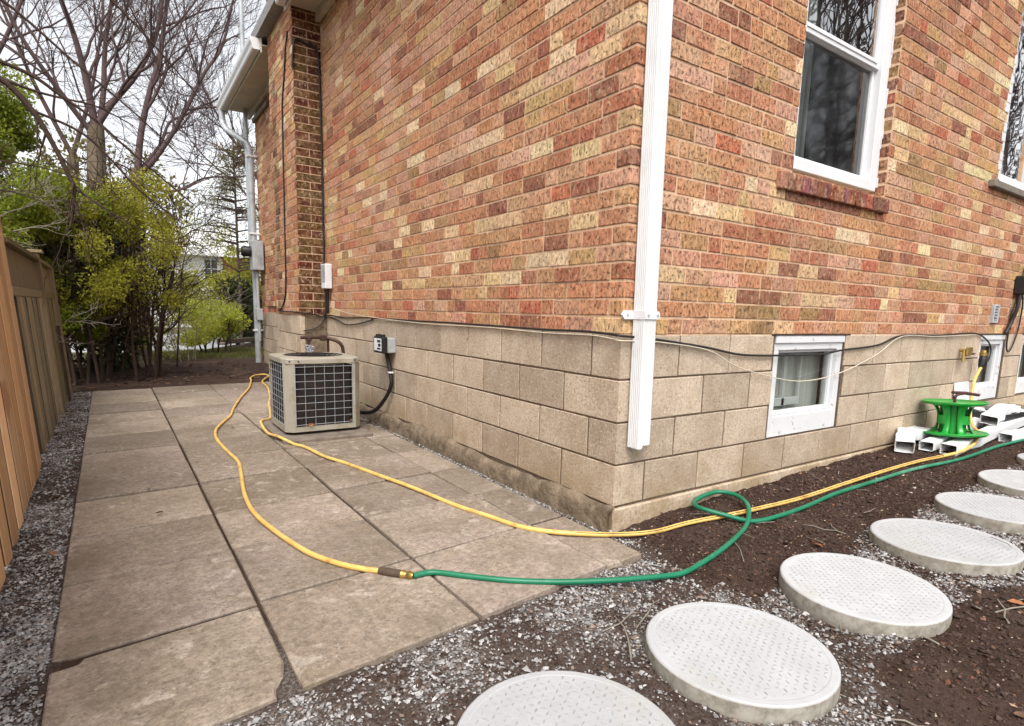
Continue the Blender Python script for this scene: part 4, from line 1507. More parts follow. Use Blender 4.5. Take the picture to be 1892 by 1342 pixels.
rl = thing("refrigerant_pipe", "dark valve and bent pipe with foil tape behind the air conditioner", "pipe", (-.40, 3.52, -.18))
mb = MB(); mb.tube(smooth_path([(-.15, 0, .005), (.0, 0, .008), (.08, 0, .0), (.15, -.04, -.02), (.20, -.06, -.06), (.22, -.06, -.16), (.22, -.06, -.6)], 5), .016, 8); mb.build("pipe", M['copper'], rl)
mb = MB(); mb.tube([(-.08, 0, -.02), (-.08, 0, -.3)], .016, 8); mb.tube([(.1, .01, -.02), (.1, .01, -.7)], .012, 8); mb.build("riser", M['copper'], rl)
mb = MB(); mb.box((.02, -.025, -.025), (.08, .025, .03), bev=.01); mb.build("valve", M['copper'], rl)
mb = MB(); mb.box((-.10, -.02, -.03), (-.055, .02, .012), bev=.008); mb.build("valve", M['copper'], rl)
mb = MB()
for i in range(7): mb.box((-.11 + RNG.uniform(-.02, .02), -.03, -.13 + i * .010), (-.06 + RNG.uniform(-.02, .03), .02, -.122 + i * .010), bev=.002)
mb.build("foil_wrap", M['foil'], rl)

db = thing("disconnect_box", "small electrical disconnect box with white sticker on the block wall", "utility box", (-.001, 2.72, -.262))
mb = MB(); mb.box((-.075, -.095, 0), (0, .115, .125), bev=.006); mb.build("housing", M['greymetal'], db)
mb = MB(); mb.box((-.115, -.100, -.004), (-.0755, .125, .135), bev=.008); 
for y in (-.04, .06): mb.tube([(-.095, y, .13), (-.095, y, .152)], .022, 10)
mb.build("cover", M['black'], db)
mb = MB(); mb.box((-.1175, -.06, .015), (-.1155, .10, .118)); mb.build("sticker", M['sticker'], db)
mb = MB(); mb.box((-.1185, -.045, .085), (-.1178, .03, .105)); mb.box((-.1185, -.045, .05), (-.1178, .01, .075)); mb.box((-.1185, -.045, .025), (-.1178, .03, .04)); mb.build("sticker_print", M['black'], db)
mb = MB(); mb.tube(smooth_path([(-.04, .02, .0), (-.035, -.0, -.06), (-.03, -.04, -.17), (-.03, -.05, -.28), (-.05, .06, -.42), (-.09, .22, -.54), (-.16, .40, -.57), (-.30, .42, -.55)], 6), .017, 10); mb.build("flexible_conduit", M['blackcable'], db)
mb = MB(); mb.box((-.05, -.07, -.175), (-.012, -.02, -.16), bev=.004); mb.build("clip", M['vinyl'], db)

# ------------------------------------------------------------------ stepping stones
step = None
LBS = ["round white concrete stepping stone cut by the bottom edge of the view", "largest whole round stepping stone, lying on gravel at the front", "third round stepping stone, gravel on its near side and soil behind",
       "round stepping stone with a twig across its rim, middle of the row", "round stepping stone cut by the right edge, below the green hose", "far round stepping stone just below the green hose at the right edge", "farthest round stepping stone, only a sliver in view"]
bars = MB()
k = 0
sp = .0215
nn = int(DR / sp) + 2
for i in range(-nn, nn + 1):
    for j_ in range(-nn, nn + 1):
        x, y = i * sp, j_ * sp
        if math.hypot(x, y) > DR - .032: continue
        a = math.pi / 4 if (i + j_) % 2 else -math.pi / 4
        L_, w_, h_ = .0092 * RNG.uniform(.7, 1.1), .0027 * RNG.uniform(.7, 1.2), .0013
        if RNG.random() < .06: continue
        a += RNG.uniform(-.12, .12)
        ca, sa = math.cos(a), math.sin(a)
        q = [(-L_, 0, 0), (-L_ * .3, -w_, 0), (L_ * .3, -w_, 0), (L_, 0, 0), (L_ * .3, w_, 0), (-L_ * .3, w_, 0), (-L_ * .6, 0, h_), (L_ * .6, 0, h_)]
        vs = [(x + u * ca - v * sa, y + u * sa + v * ca, z) for u, v, z in q]
        bars.add(vs, [(0, 1, 6), (1, 2, 7, 6), (2, 3, 7), (3, 4, 7), (4, 5, 6, 7), (5, 0, 6)])
bars_me = bars.mesh("tread_pattern", M['tread'])
mb = MB()
n = 72
mb.lathe([(.001, 0), (DR - .026, 0)], n, smooth=False)
mb.lathe([(DR - .026, 0), (DR - .023, .0012), (DR - .006, .0012)], n, smooth=False)
mb.lathe([(DR - .006, .0012), (DR - .002, -.0008), (DR, -.005)], n)
mb.lathe([(DR, -.005), (DR + .001, -.03), (DR + .0005, -.052), (DR - .004, -.068)], n)
disc_me = mb.mesh("stone", M['disc'])
for i, (x, y) in enumerate(DISCS):
    t = thing("stepping_stone", LBS[i], "stepping stone", (x, y, gz(x, y) + .047 + (.006 if i < 2 else 0)), RNG.uniform(0, 6.28), "stepping stones in a row")
    t.rotation_euler = (RNG.uniform(-.012, .012), -.02 if x > .2 else 0, t.rotation_euler[2])
    link("stone", disc_me, t)
    link("tread_pattern", bars_me, t, loc=(0, 0, .0002), kind="stuff")
mb = MB(); mb.tube([(1.16, -1.19, gz(1.1, -1.1) + .062), (1.19, -1.17, gz(1.1, -1.1) + .066), (1.235, -1.10, gz(1.1, -1.1) + .062)], .0018, 5)
mb.build("twig", M['graytwig'], None, label="thin dry twig lying across the rim of a stepping stone", cat="twig")

# ------------------------------------------------------------------ hoses
def top_z(x, y):
    if -.96 < x < -.24 and 2.46 < y < 3.42: return -.893
    if in_patio(np.array([x]), np.array([y]))[0]: return SLAB_Z
    if 6.1 < y < 7.0: return -.912
    if -.15 < x < .02 and -.35 < y < .05: return SLAB_Z - .004
    if -.3 < x < 1.0 and y < .0: return max(gz(x, y) + float(relief(np.array([x]), np.array([y]))[0]) * .7 + .004, -.940)
    return gz(x, y) + max(0.0, float(relief(np.array([x]), np.array([y]))[0])) + .002


def hose(name, pts, r, m, label, lifts=None):
    t = thing(name, label, "hose")
    P_ = smooth_path([(x, y, z) for x, y, z in pts], 7)
    mb = MB(); mb.tube(P_, r, 10); mb.build("tube", m, t)
    return t


RH = .0112
Y1 = [(-1.118, .113), (-1.203, .209), (-1.273, .333), (-1.323, .474), (-1.375, .735), (-1.412, 1.041), (-1.401, 1.376), (-1.355, 1.766), (-1.32, 2.105), (-1.337, 2.447), (-1.349, 2.838), (-1.324, 3.156), (-1.263, 3.421), (-1.117, 3.857), (-1.019, 4.306), (-.841, 5.021), (-.63, 5.768), (-.487, 6.45), (-.43, 6.8), (-.30, 7.15), (-.17, 7.2), (-.17, 6.9), (-.25, 6.7), (-.34, 6.45), (-.385, 6.2), (-.40, 5.9), (-.47, 5.4), (-.56, 4.9), (-.66, 4.45), (-.768, 3.843), (-.84, 3.55)]
Y2 = [(-.955, 3.3), (-.972, 2.95), (-.955, 2.62), (-.885, 2.45), (-.838, 2.308), (-.796, 1.981), (-.727, 1.733), (-.644, 1.369), (-.571, 1.051), (-.503, .656), (-.44, .432), (-.382, .229), (-.29, .096), (-.154, -.015), (-.017, -.088), (.142, -.142), (.336, -.175), (.559, -.227), (.795, -.253), (1.158, -.28), (1.624, -.283), (2.157, -.300), (2.60, -.312), (2.86, -.345)]
pts = [(x, y, top_z(x, y) + RH + .001) for x, y in Y1 + Y2]
pts += [(3.04, -.392, gz(3.0, -.4) + .035), (3.24, -.398, -.775), (3.40, -.372, -.738), (3.56, -.325, -.728), (3.72, -.235, -.715), (3.84, -.17, -.64), (3.95, -.13, -.5), (4.02, -.11, -.38), (4.12, -.10, -.30), (4.175, -.095, -.27)]
yh = hose("garden_hose", pts, RH, M['hose_y'], "long yellow rubber garden hose snaking over the patio and soil to the wall tap")
mb = MB()
st_ = [(x - .0035, y - .0068, top_z(x, y) + RH + .0085) for x, y in Y2[-12:]]
mb.tube(smooth_path(st_, 6), .0022, 5); mb.build("stripe", M['black'], yh)
hd = Vector((-1.118, .113, 0)) - Vector((-1.203, .209, 0)); hd.normalize()
p0 = Vector((-1.125, .121, SLAB_Z + RH + .001))
mb = MB(); mb.tube([p0, p0 + hd * .03, p0 + hd * .085, p0 + hd * .095], [.0135, .0165, .0165, .014], 12); mb.build("rubber_sleeve", M['grime'], yh)
mb = MB(); q = p0 + hd * .095; mb.tube([q, q + hd * .012, q + hd * .013, q + hd * .03, q + hd * .031, q + hd * .05], [.017, .017, .0145, .0145, .017, .012], 12); mb.build("coupling", M['brass'], yh)
mb = MB(); mb.tube([(4.175, -.095, -.27), (4.185, -.094, -.25), (4.20, -.092, -.205)], [.0155, .026, .03], 10); mb.tube([(4.20, -.092, -.205), (4.21, -.09, -.17)], [.03, .026], 10); mb.build("nozzle", M['black'], yh)
mb = MB(); mb.tube([(4.21, -.09, -.170), (4.212, -.09, -.145)], [.030, .032], 12); mb.tube([(4.212, -.09, -.145), (4.216, -.09, -.125)], [.018, .018], 12); mb.build("nozzle_collar", M['brass'], yh)
# green hose
g0 = q + hd * .05
GP = [(-.952, .001), (-.859, -.092), (-.736, -.209), (-.602, -.305), (-.475, -.377), (-.358, -.432), (-.221, -.473), (-.074, -.489), (.115, -.471), (.328, -.426), (.547, -.352), (.671, -.283), (.747, -.21), (.778, -.123), (.74, -.046), (.646, -.030), (.548, -.048), (.48, -.101), (.472, -.167), (.53, -.252), (.629, -.335), (.799, -.375), (1.065, -.367), (1.381, -.348), (1.734, -.359), (2.279, -.385), (2.852, -.452), (3.459, -.475), (4.057, -.505), (5.2, -.52)]
RG = .0116
gp = [tuple(g0)]
for i, (x, y) in enumerate(GP):
    z = top_z(x, y) + RG + .001
    if i in (4, 5): z = SLAB_Z + RG + .002
    if i == 6: z = SLAB_Z + RG - .004
    if i in (11, 12, 13): z += .030
    if i in (14, 15, 16): z += .026
    if i in (17, 18): z += .028
    if i == 19: z += .018
    gp.append((x, y, z))
gh = hose("garden_hose", gp, RG, M['hose_g'], "green rubber garden hose with one loop on the soil by the house corner")

# ------------------------------------------------------------------ wall tap, brass fittings
tp = thing("wall_tap", "brass outdoor tap with square tan plate on the block wall", "tap", (3.95, -.0, -.125))
mb = MB(); mb.box((-.055, -.075, -.035), (.06, -.06, .032), bev=.004); mb.build("handle_plate", M['brass'], tp)
mb = MB(); mb.tube([(0, .0, 0), (0, -.062, 0)], .014, 8); mb.tube([(-.04, -.045, .01), (-.05, -.05, -.09)], [.014, .012], 8); mb.build("spigot", M['brass'], tp)
mb = MB(); mb.tube([(.06, -.02, -.045), (.25, -.03, -.03)], .008, 8); mb.build("feed_pipe", M['copper'], tp)

# ------------------------------------------------------------------ loose gutter scraps, hose reel, tray, panel by the right wall
def sq(w, d): 
    return spout_profile(w, d, 4)
def scrap(name, label, path, w=.085, d=.06, up=(0, 0, 1), sc=None):
    mb = MB(); sweep(mb, sq(w, d), [tuple(Vector(a).lerp(Vector(b_), k / 4)) for a, b_ in zip(path[:-1], path[1:]) for k in range(4)] + [path[-1]], up)
    f_ = lambda a, q: math.sin(a * 23 + q) * .004 + math.sin(a * 51 + q * 2) * .0025
    mb.v = [(x + f_(y, 1), y + f_(x, 2), z + f_(x + y, 3)) for x, y, z in mb.v]
    return mb.build(name, M['spout'], None, label=label, cat="downspout scrap", group="loose downspout pieces")
zt = lambda x, y: gz(x, y) + .04
scrap("downspout_piece", "longest white downspout piece lying on soil along the block wall", [(2.97, -.335, zt(3, -.3)), (3.6, -.32, zt(3.6, -.3) + .005), (4.6, -.29, zt(4.6, -.3) + .02), (5.7, -.25, zt(5.7, -.3) + .03)], .105, .075)
scrap("downspout_piece", "white downspout piece with dark open end under the hose reel", [(2.92, -.215, zt(2.9, -.2)), (3.5, -.17, zt(3.5, -.2) + .012), (4.3, -.12, zt(4.3, -.2) + .02)], .09, .065)
scrap("downspout_elbow", "white downspout elbow with wide mouth left of the green reel", [(2.70, -.165, zt(2.7, -.2) + .02), (2.80, -.12, zt(2.8, -.2) + .045), (2.93, -.07, zt(2.9, -.1) + .055), (3.08, -.05, zt(3.0, -.1) + .035), (3.3, -.05, zt(3.3, -.1) + .02)], .115, .085, sc=[1.05, 1, 1, 1, 1])
scrap("downspout_piece", "bent white downspout piece on top of the longest one near the tray", [(3.95, -.26, zt(4, -.2) + .085), (4.3, -.22, zt(4.3, -.2) + .105), (4.55, -.20, zt(4.6, -.2) + .12), (4.75, -.19, zt(4.7, -.2) + .09)], .12, .07)
scrap("downspout_piece", "short white downspout stub with black opening beside the green hose", [(3.80, -.43, zt(3.8, -.4)), (3.95, -.455, zt(4, -.4) + .004), (4.25, -.50, zt(4.2, -.5) + .01)], .095, .07)

rc = Vector((3.31, -.235, -.735))
rl_ = thing("hose_reel", "empty green plastic hose reel with maroon crank lying on white downspout pieces", "hose reel", rc)
rl_.rotation_euler = (rad(-3), rad(2), .35)
rl_.scale = (.86, .86, .92)
mb = MB()
def flange(mb, z, R_, th=.012):
    n = 40
    inner = .10
    prof = [(inner, z), (R_ - .02, z + .004), (R_, z + .012), (R_ + .004, z + .006), (R_ - .015, z - th), (inner, z - th), (inner, z)]
    mb.lathe(prof, n)
flange(mb, .012, .252)
mb.build("lower_flange", M['reel'], rl_)
mb = MB(); flange(mb, .262, .238)
mb.lathe([(.001, .262), (.10, .262)], 32)
mb.build("upper_flange", M['reel'], rl_)
# drum: four flared lobes with openings between
for k in range(4):
    mb = MB()
    n = 12
    a0 = k * math.pi / 2 + .22
    a1 = a0 + math.pi / 2 - .44
    rows = [(.0, .205), (.02, .165), (.05, .140), (.09, .130), (.16, .130), (.20, .138), (.235, .16), (.25, .195)]
    vs = []
    for (z, r) in rows:
        for i in range(n + 1):
            a = a0 + (a1 - a0) * i / n
            rr = r - .012 * (abs(i / n - .5) * 2) ** 3
            vs.append((rr * math.cos(a), rr * math.sin(a), z))
    no = len(vs)
    for (z, r) in rows:
        for i in range(n + 1):
            a = a0 + (a1 - a0) * i / n
            rr = r - .016 - .012 * (abs(i / n - .5) * 2) ** 3
            vs.append((rr * math.cos(a), rr * math.sin(a), z))
    fs = []
    m_ = n + 1
    for j_ in range(len(rows) - 1):
        for i in range(n):
            # small windows in the lobes
            if (j_ in (1, 2) and i in (3, 4, 5, 6, 7, 8)) or (j_ in (4, 5) and i in (4, 5, 6, 7)): continue
            fs.append((j_ * m_ + i, j_ * m_ + i + 1, (j_ + 1) * m_ + i + 1, (j_ + 1) * m_ + i))
            fs.append((no + j_ * m_ + i, no + (j_ + 1) * m_ + i, no + (j_ + 1) * m_ + i + 1, no + j_ * m_ + i + 1))
        for i in (0, n):
            f = (j_ * m_ + i, (j_ + 1) * m_ + i, no + (j_ + 1) * m_ + i, no + j_ * m_ + i)
            fs.append(f if i == 0 else f[::-1])
    mb.add(vs, fs, None, True)
    mb.build("drum_lobe", M['reel'], rl_)
mb = MB(); mb.lathe([(.100, .005), (.094, .12), (.100, .25)], 24); mb.build("drum_core", M['reel'], rl_)
ck = lambda t, z: (t * .588 + .02, -t * .809 - .02, z)
mb = MB(); mb.tube(smooth_path([ck(-.02, .262), ck(-.02, .30), ck(.0, .325), ck(.05, .335)], 4), .012, 8); mb.tube([ck(-.05, .345), ck(.07, .338), ck(.19, .322)], [.011, .014, .012], 8); mb.build("crank", M['maroon'], rl_)

pn = MB(); pn.box((0, -.0, 0), (.30, .012, .40), bev=.002)
pn = pn.build("white_panel", M['vinyl'], None, loc=(3.92, -.06, -.795), label="plain white panel leaning on the block wall behind the hose reel", cat="panel")
pn.rotation_euler = (rad(-7), 0, 0)
tr = thing("plastic_tray", "black plastic tray with white debris lying by the wall behind the downspouts", "tray", (4.22, -.30, -.735), -.06)
mb = MB(); mb.box((0, 0, .0), (.62, .30, .012)); mb.box((0, 0, .012), (.62, .014, .08)); mb.box((0, .286, .012), (.62, .30, .08)); mb.box((0, .014, .012), (.014, .286, .08)); mb.box((.606, .014, .012), (.62, .286, .08)); mb.build("tray", M['black'], tr)
mb = MB()
for i in range(26):
    x, y = RNG.uniform(.05, .56), RNG.uniform(.04, .26)
    leaf_quad(mb, (x, y, .05 + RNG.uniform(0, .05)), RNG.uniform(.05, .14), RNG.uniform(0, 6), RNG.uniform(-.6, .6), .4)
mb.build("white_scraps", M['vinyl'], tr)
stp = MB(); stp.box((0, -.28, 0), (1.2, -.002, .14), (1, 1, 1), bev=.008)
stp.build("wooden_step", M['oldwood'], None, loc=(5.34, 0, -.80), label="low grey wooden step against the wall at the right edge", cat="step")

# ------------------------------------------------------------------ fences
lean = lambda z, k=.052: -k * (z + .95)
fn = thing("cedar_fence", "new orange cedar fence of overlapping vertical boards", "fence", (-2.33, 1.4, -.95))
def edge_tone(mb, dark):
    # groove shade between the boards is painted into the colour of their edges
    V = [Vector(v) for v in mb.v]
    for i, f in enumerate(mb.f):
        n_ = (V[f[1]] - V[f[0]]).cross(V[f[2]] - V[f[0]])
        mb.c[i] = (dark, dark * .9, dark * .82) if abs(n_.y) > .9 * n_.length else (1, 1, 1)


def fboard(par, mat_, x, y0, y1, th, zb, zt_, base_y=0, k=.052, off=(0, 0, 0)):
    mb = MB()
    vs = []
    mb.box((x, y0, zb), (x + th, y1, zt_), bev=.003)
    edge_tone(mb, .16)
    mb.v = [(px_ + lean(pz, k) - off[0], py_ - off[1], pz - off[2]) for px_, py_, pz in mb.v]
    mb.build("board", mat_, par)
off = (-2.33, 1.4, -.95)
y = -.95
i = 0
while y < 2.80:
    xb = -2.315 - .030 * (y - .6)
    w = .150 + RNG.uniform(-.005, .005)
    zt_ = .74 + RNG.uniform(-.008, .008)
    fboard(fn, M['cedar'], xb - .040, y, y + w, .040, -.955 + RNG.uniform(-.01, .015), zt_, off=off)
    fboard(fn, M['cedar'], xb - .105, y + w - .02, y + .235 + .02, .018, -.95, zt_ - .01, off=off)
    y += .235
for z in (-.75, -.1, .55):
    mb = MB(); mb.box((-2.45, -1.0, z), (-2.41, 2.86, z + .09), (1, 1, 1)); mb.v = [(a - .02 + lean(c) - off[0] - .030 * (b_ - .6), b_ - off[1], c - off[2]) for a, b_, c in mb.v]; mb.build("rail", M['cedar'], fn)
of = thing("old_fence", "weathered grey green board fence with a capped solid top panel", "fence", (-2.40, 4.7, -.95))
off2 = (-2.40, 4.7, -.95)
def obox(name, a, b_, mt):
    mb = MB(); mb.box(a, b_, bev=.004)
    edge_tone(mb, .16 if name == 'board' else 1.0)
    mb.v = [(x + lean(z, .055) - off2[0] - .014 * (yy - 3.1), yy - off2[1], z - off2[2]) for x, yy, z in mb.v]
    mb.build(name, mt, of)
yy = 2.98
k = 0
while yy < 6.25:
    if not (4.78 < yy + .08 < 5.02):
        w = .132 + RNG.uniform(-.012, .012)
        fr_ = k % 2 == 0
        mt = M['mosswood'] if yy > 5.0 and RNG.random() < .6 else M['oldwood']
        obox("board", (-2.424, yy, -.955 + RNG.uniform(-.02, .02)), (-2.388 + RNG.uniform(-.004, .004), yy + w, .125), mt)
    yy += .188
    k += 1
for (a, b_) in ((2.90, 4.83), (4.97, 6.30)):
    obox("panel", (-2.428, a, .19), (-2.415, b_, .45), M['oldwood'])
    obox("rail", (-2.437, a, .126), (-2.385, b_, .188), M['mosswood'] if a > 4 else M['oldwood'])
    obox("cap", (-2.47, a - .02, .451), (-2.37, b_ + .02, .488), M['mosswood'])
for y_ in (4.84, 6.31):
    obox("post", (-2.46, y_, -1.0), (-2.365, y_ + .11, .52 if y_ < 6 else .47), M['oldwood'])
obox("post_cap", (-2.49, 4.81, .521), (-2.335, 4.98, .548), M['oldwood'])
obox("stake", (-2.37, 5.62, -.95), (-2.345, 5.65, -.15), M['stem'])

# ------------------------------------------------------------------ trees and shrubs
def rnd_unit(r):
    v = Vector((r.gauss(0, 1), r.gauss(0, 1), r.gauss(0, 1)))
    return v.normalized()


def grow(mbs, p, d, L_, r0, lvl, maxl, r, spread=.6, up=.25, kids=(3, 4), wig=.16, shrink=.68, minr=.004):
    n = 5 if lvl < maxl else 4
    pts, rs = [p.copy()], [r0]
    dd = d.copy()
    for i in range(n):
        dd = (dd + rnd_unit(r) * wig + Vector((0, 0, up * .12))).normalized()
        p = p + dd * (L_ / n)
        pts.append(p.copy()); rs.append(max(minr, r0 * (1 - .55 * (i + 1) / n)))
    mbs[min(lvl, len(mbs) - 1)].tube(pts, rs, 8 if lvl == 0 else (6 if lvl < 2 else (4 if lvl < maxl else 3)), cap=False)
    if lvl >= maxl: return
    nk = r.randint(*kids)
    for k in range(nk):
        t = 1.0 if k == 0 else r.uniform(.35, 1.0)
        i = min(n, max(1, int(round(t * n))))
        q = pts[i]
        base = (pts[i] - pts[i - 1]).normalized()
        side = rnd_unit(r)
        side = (side - base * side.dot(base)).normalized()
        sp_ = spread * r.uniform(.55, 1.25) * (.55 if k == 0 else 1)
        nd = (base * math.cos(sp_) + side * math.sin(sp_) + Vector((0, 0, up * .3))).normalized()
        grow(mbs, q, nd, L_ * shrink * r.uniform(.75, 1.2), max(minr, rs[i] * (.85 if k == 0 else .62)), lvl + 1, maxl, r, spread, up, kids, wig, shrink, minr)


def bare_tree(label, base, limbs, trunk, seed, maxl=4, mt='bark', mt2='bark_red', group="bare trees", minr=.0036, kids=(3, 5), cat="tree"):
    r = random.Random(seed)
    t = thing("bare_tree", label, cat, base, group=group)
    bx = Vector(base)
    a, b_ = MB(), MB()
    pts = [Vector(q) - bx for q, _ in trunk]
    a.tube(smooth_path(pts, 4), list(np.interp(np.linspace(0, len(trunk) - 1, (len(trunk) - 1) * 4 + 1), range(len(trunk)), [q for _, q in trunk])), 10)
    for lp in limbs:
        P_ = [Vector(q) - bx for q in lp[0]]
        r0, r1 = lp[1]
        sp_ = smooth_path(P_, 4)
        n = len(sp_)
        rr = [.60 * (r0 + (r1 - r0) * i / (n - 1)) for i in range(n)]
        b_.tube(sp_, rr, 8)
        nk = lp[2]
        for k in range(nk):
            i = max(2, int(n * (.25 + .75 * (k + .5) / nk))) if nk > 1 else n - 1
            i = min(i, n - 1)
            base_d = (sp_[i] - sp_[i - 1]).normalized()
            sd2 = rnd_unit(r); sd2 = (sd2 - base_d * sd2.dot(base_d)).normalized()
            dd = (base_d * .75 + sd2 * .7 + Vector((0, 0, .15))).normalized()
            grow([b_, b_, b_, b_], sp_[i], dd, lp[3] * r.uniform(.7, 1.2), rr[i] * .6, 1, maxl, r, .55, .2, kids, .2, .66, minr)
        grow([b_, b_, b_, b_], sp_[-1], (sp_[-1] - sp_[-2]).normalized(), lp[3], r1 * .9, 1, maxl, r, .5, .2, kids, .18, .7, minr)
    a.build("trunk", M[mt], t)
    b_.build("branches", M[mt2], t)
    return t


# maple with the forking trunk (left of centre of the sky)
bare_tree("bare tree with thick forking limbs, its trunk left of the sky gap", (-2.25, 13, -1.0),
          [([(-2.08, 13, 3.6), (-2.15, 13, 4.3), (-2.3, 12.9, 5.2), (-2.6, 12.8, 6.2)], (.12, .06), 5, 1.5),
           ([(-2.06, 13, 3.6), (-1.75, 12.9, 4.1), (-1.3, 12.7, 4.7), (-.9, 12.6, 5.6), (-.75, 12.6, 6.6)], (.12, .05), 7, 1.4),
           ([(-2.06, 13, 3.3), (-1.9, 13.1, 4.3), (-1.8, 13.2, 5.3), (-1.55, 13.2, 6.6)], (.10, .05), 5, 1.4),
           ([(-2.1, 13, 3.4), (-2.6, 12.8, 4.1), (-3.1, 12.6, 4.9), (-3.5, 12.5, 6.0)], (.10, .04), 6, 1.4)],
          [((-2.25, 13, -1.0), .26), ((-2.2, 13, 1.0), .21), ((-2.12, 13, 2.5), .18), ((-2.07, 13, 3.6), .15)], 3, 4, 'bark_pale')
bare_tree("bare tree spreading over the sky gap beside the gutter", (-1.55, 11, -.95),
          [([(-1.47, 11, 2.5), (-1.38, 11, 3.15), (-1.2, 11, 3.9), (-1.0, 11, 4.6), (-.8, 11, 5.8)], (.10, .05), 8, 1.3),
           ([(-1.5, 11, 2.35), (-1.2, 10.9, 2.7), (-.78, 10.8, 3.4), (-.35, 10.8, 4.3), (.0, 10.8, 4.9), (.25, 10.8, 5.9)], (.09, .03), 9, 1.2),
           ([(-1.5, 11, 2.4), (-1.1, 11.2, 3.0), (-.9, 11.4, 3.5), (-.65, 11.5, 3.7)], (.06, .03), 4, 1.0),
           ([(-1.5, 11, 2.2), (-.9, 11, 2.2), (-.4, 11, 2.5), (.1, 11, 2.6)], (.05, .02), 6, .9)],
          [((-1.62, 11, -.95), .2), ((-1.58, 11, .5), .16), ((-1.55, 11, 1.5), .135), ((-1.49, 11, 2.5), .11)], 8, 4, 'bark_pale')
bare_tree("distant bare tree with pale leaning trunk at the far left", (-5.0, 15, -1.0),
          [([(-4.3, 15, 4.8), (-4.3, 15, 6.0), (-4.5, 15, 7.5)], (.12, .06), 7, 1.7),
           ([(-4.3, 15, 4.3), (-3.7, 15, 5.2), (-3.2, 15, 6.4)], (.10, .05), 7, 1.6)],
          [((-4.6, 15, -1.0), .26), ((-4.5, 15, 2.0), .22), ((-4.3, 15, 4.8), .17)], 5, 4, 'bark_pale')
bare_tree("distant bare tree filling the sky behind the gutter", (2.6, 19, -1.0),
          [([(2.5, 19, 3.5), (1.6, 19, 5), (.7, 19, 6.5), (.1, 19, 8.5)], (.09, .03), 14, 1.9),
           ([(2.5, 19, 2.6), (1.6, 19, 3.8), (.6, 19, 4.6), (-.2, 19, 5.6)], (.07, .02), 14, 1.5)],
          [((2.6, 19, -1.0), .2), ((2.55, 19, 1.5), .17), ((2.5, 19, 3.5), .12)], 12, 4, 'bark_pale')
bare_tree("distant bare tree with thin twigs between the two forked trunks", (-3.0, 21, -1.0),
          [([(-2.8, 21, 4.5), (-2.2, 21, 6.5), (-1.8, 21, 8.5)], (.12, .05), 10, 2.2),
           ([(-2.8, 21, 4.5), (-3.6, 21, 6.5), (-4.2, 21, 8.5)], (.12, .05), 10, 2.2)],
          [((-3.0, 21, -1.0), .24), ((-2.9, 21, 1.5), .2), ((-2.8, 21, 4.5), .15)], 21, 4, 'bark_pale')

# overhanging tree: trunk left of the frame, dark branches drooping into view
r = random.Random(40)
ot = thing("overhanging_tree", "dark bare branches reaching over the fence from the left edge", "tree", (-4.4, 5.0, -1.0))
a, b_ = MB(), MB()
OB = Vector((-4.4, 5.0, -1.0))
def obr(pts, r0, r1, twigs, L_=.3, mbx=None):
    P_ = smooth_path([Vector(q) - OB for q in pts], 5)
    n = len(P_)
    rr = [r0 + (r1 - r0) * i / (n - 1) for i in range(n)]
    (mbx or a).tube(P_, rr, 7)
    for k in range(twigs):
        i = r.randrange(2, n)
        bd = (P_[i] - P_[i - 1]).normalized()
        s2 = rnd_unit(r); s2 = (s2 - bd * s2.dot(bd)).normalized()
        grow([b_, b_, b_, b_], P_[i], (bd * .8 + s2 * .6 + Vector((0, 0, -.1))).normalized(), L_ * r.uniform(.6, 1.3), max(.004, rr[i] * .5), 2, 4, r, .6, -.05, (2, 3), .22, .7, .0024)
a.tube([(0, 0, 0), (.05, 0, 1.5), (.1, 0, 2.8), (0, 0, 5)], [.16, .13, .11, .06], 10)
obr([(-4.35, 5, 1.6), (-3.5, 5, 1.95), (-2.95, 5, 2.10), (-2.633, 5, 1.991), (-2.433, 5, 1.767), (-2.301, 5, 1.493), (-2.202, 5, 1.224), (-2.178, 5, 1.156), (-2.195, 5, .98), (-2.233, 5, .785)], .035, .010, 10)
obr([(-2.66, 5, 2.00), (-2.383, 5, 1.936), (-2.154, 5, 1.917), (-1.953, 5, 1.90), (-1.7, 5.02, 1.80)], .014, .005, 6)
obr([(-4.3, 5, 1.9), (-3.3, 5, 2.3), (-2.69, 5, 2.15), (-2.41, 5, 2.064), (-2.23, 5, 1.946), (-1.963, 5, 1.767), (-1.764, 5, 1.585), (-1.467, 5, 1.33), (-1.2, 5.05, 1.12)], .022, .006, 10)
obr([(-2.414, 5, 1.765), (-2.093, 5, 1.647), (-1.86, 5, 1.422), (-1.699, 5, 1.221), (-1.483, 5, 1.043), (-1.3, 5, .9)], .013, .005, 8)
obr([(-4.3, 5, 2.4), (-3.2, 5, 2.9), (-2.6, 5, 2.65), (-2.1, 5, 2.25), (-1.6, 5, 1.85), (-1.1, 5.1, 1.4)], .018, .005, 9)
obr([(-2.19, 5, 1.15), (-1.95, 5, .98), (-1.7, 5, .83), (-1.5, 5, .70)], .009, .004, 5)
obr([(-3.6, 5, 1.1), (-2.9, 5, 1.28), (-2.5, 5, 1.3), (-2.2, 5, 1.25), (-1.9, 5, 1.17)], .009, .003, 7)
obr([(-3.6, 5, .9), (-2.8, 5, 1.05), (-2.45, 5, 1.0), (-2.1, 5, .8)], .009, .003, 7)
obr([(-4.3, 5, 3.0), (-3.2, 5.2, 3.6), (-2.3, 5.4, 3.4), (-1.6, 5.5, 2.9), (-1.0, 5.6, 2.3)], .022, .006, 12, .5)
a.build("trunk", M['stem'], ot)
b_.build("twigs", M['stem'], ot, kind="stuff")
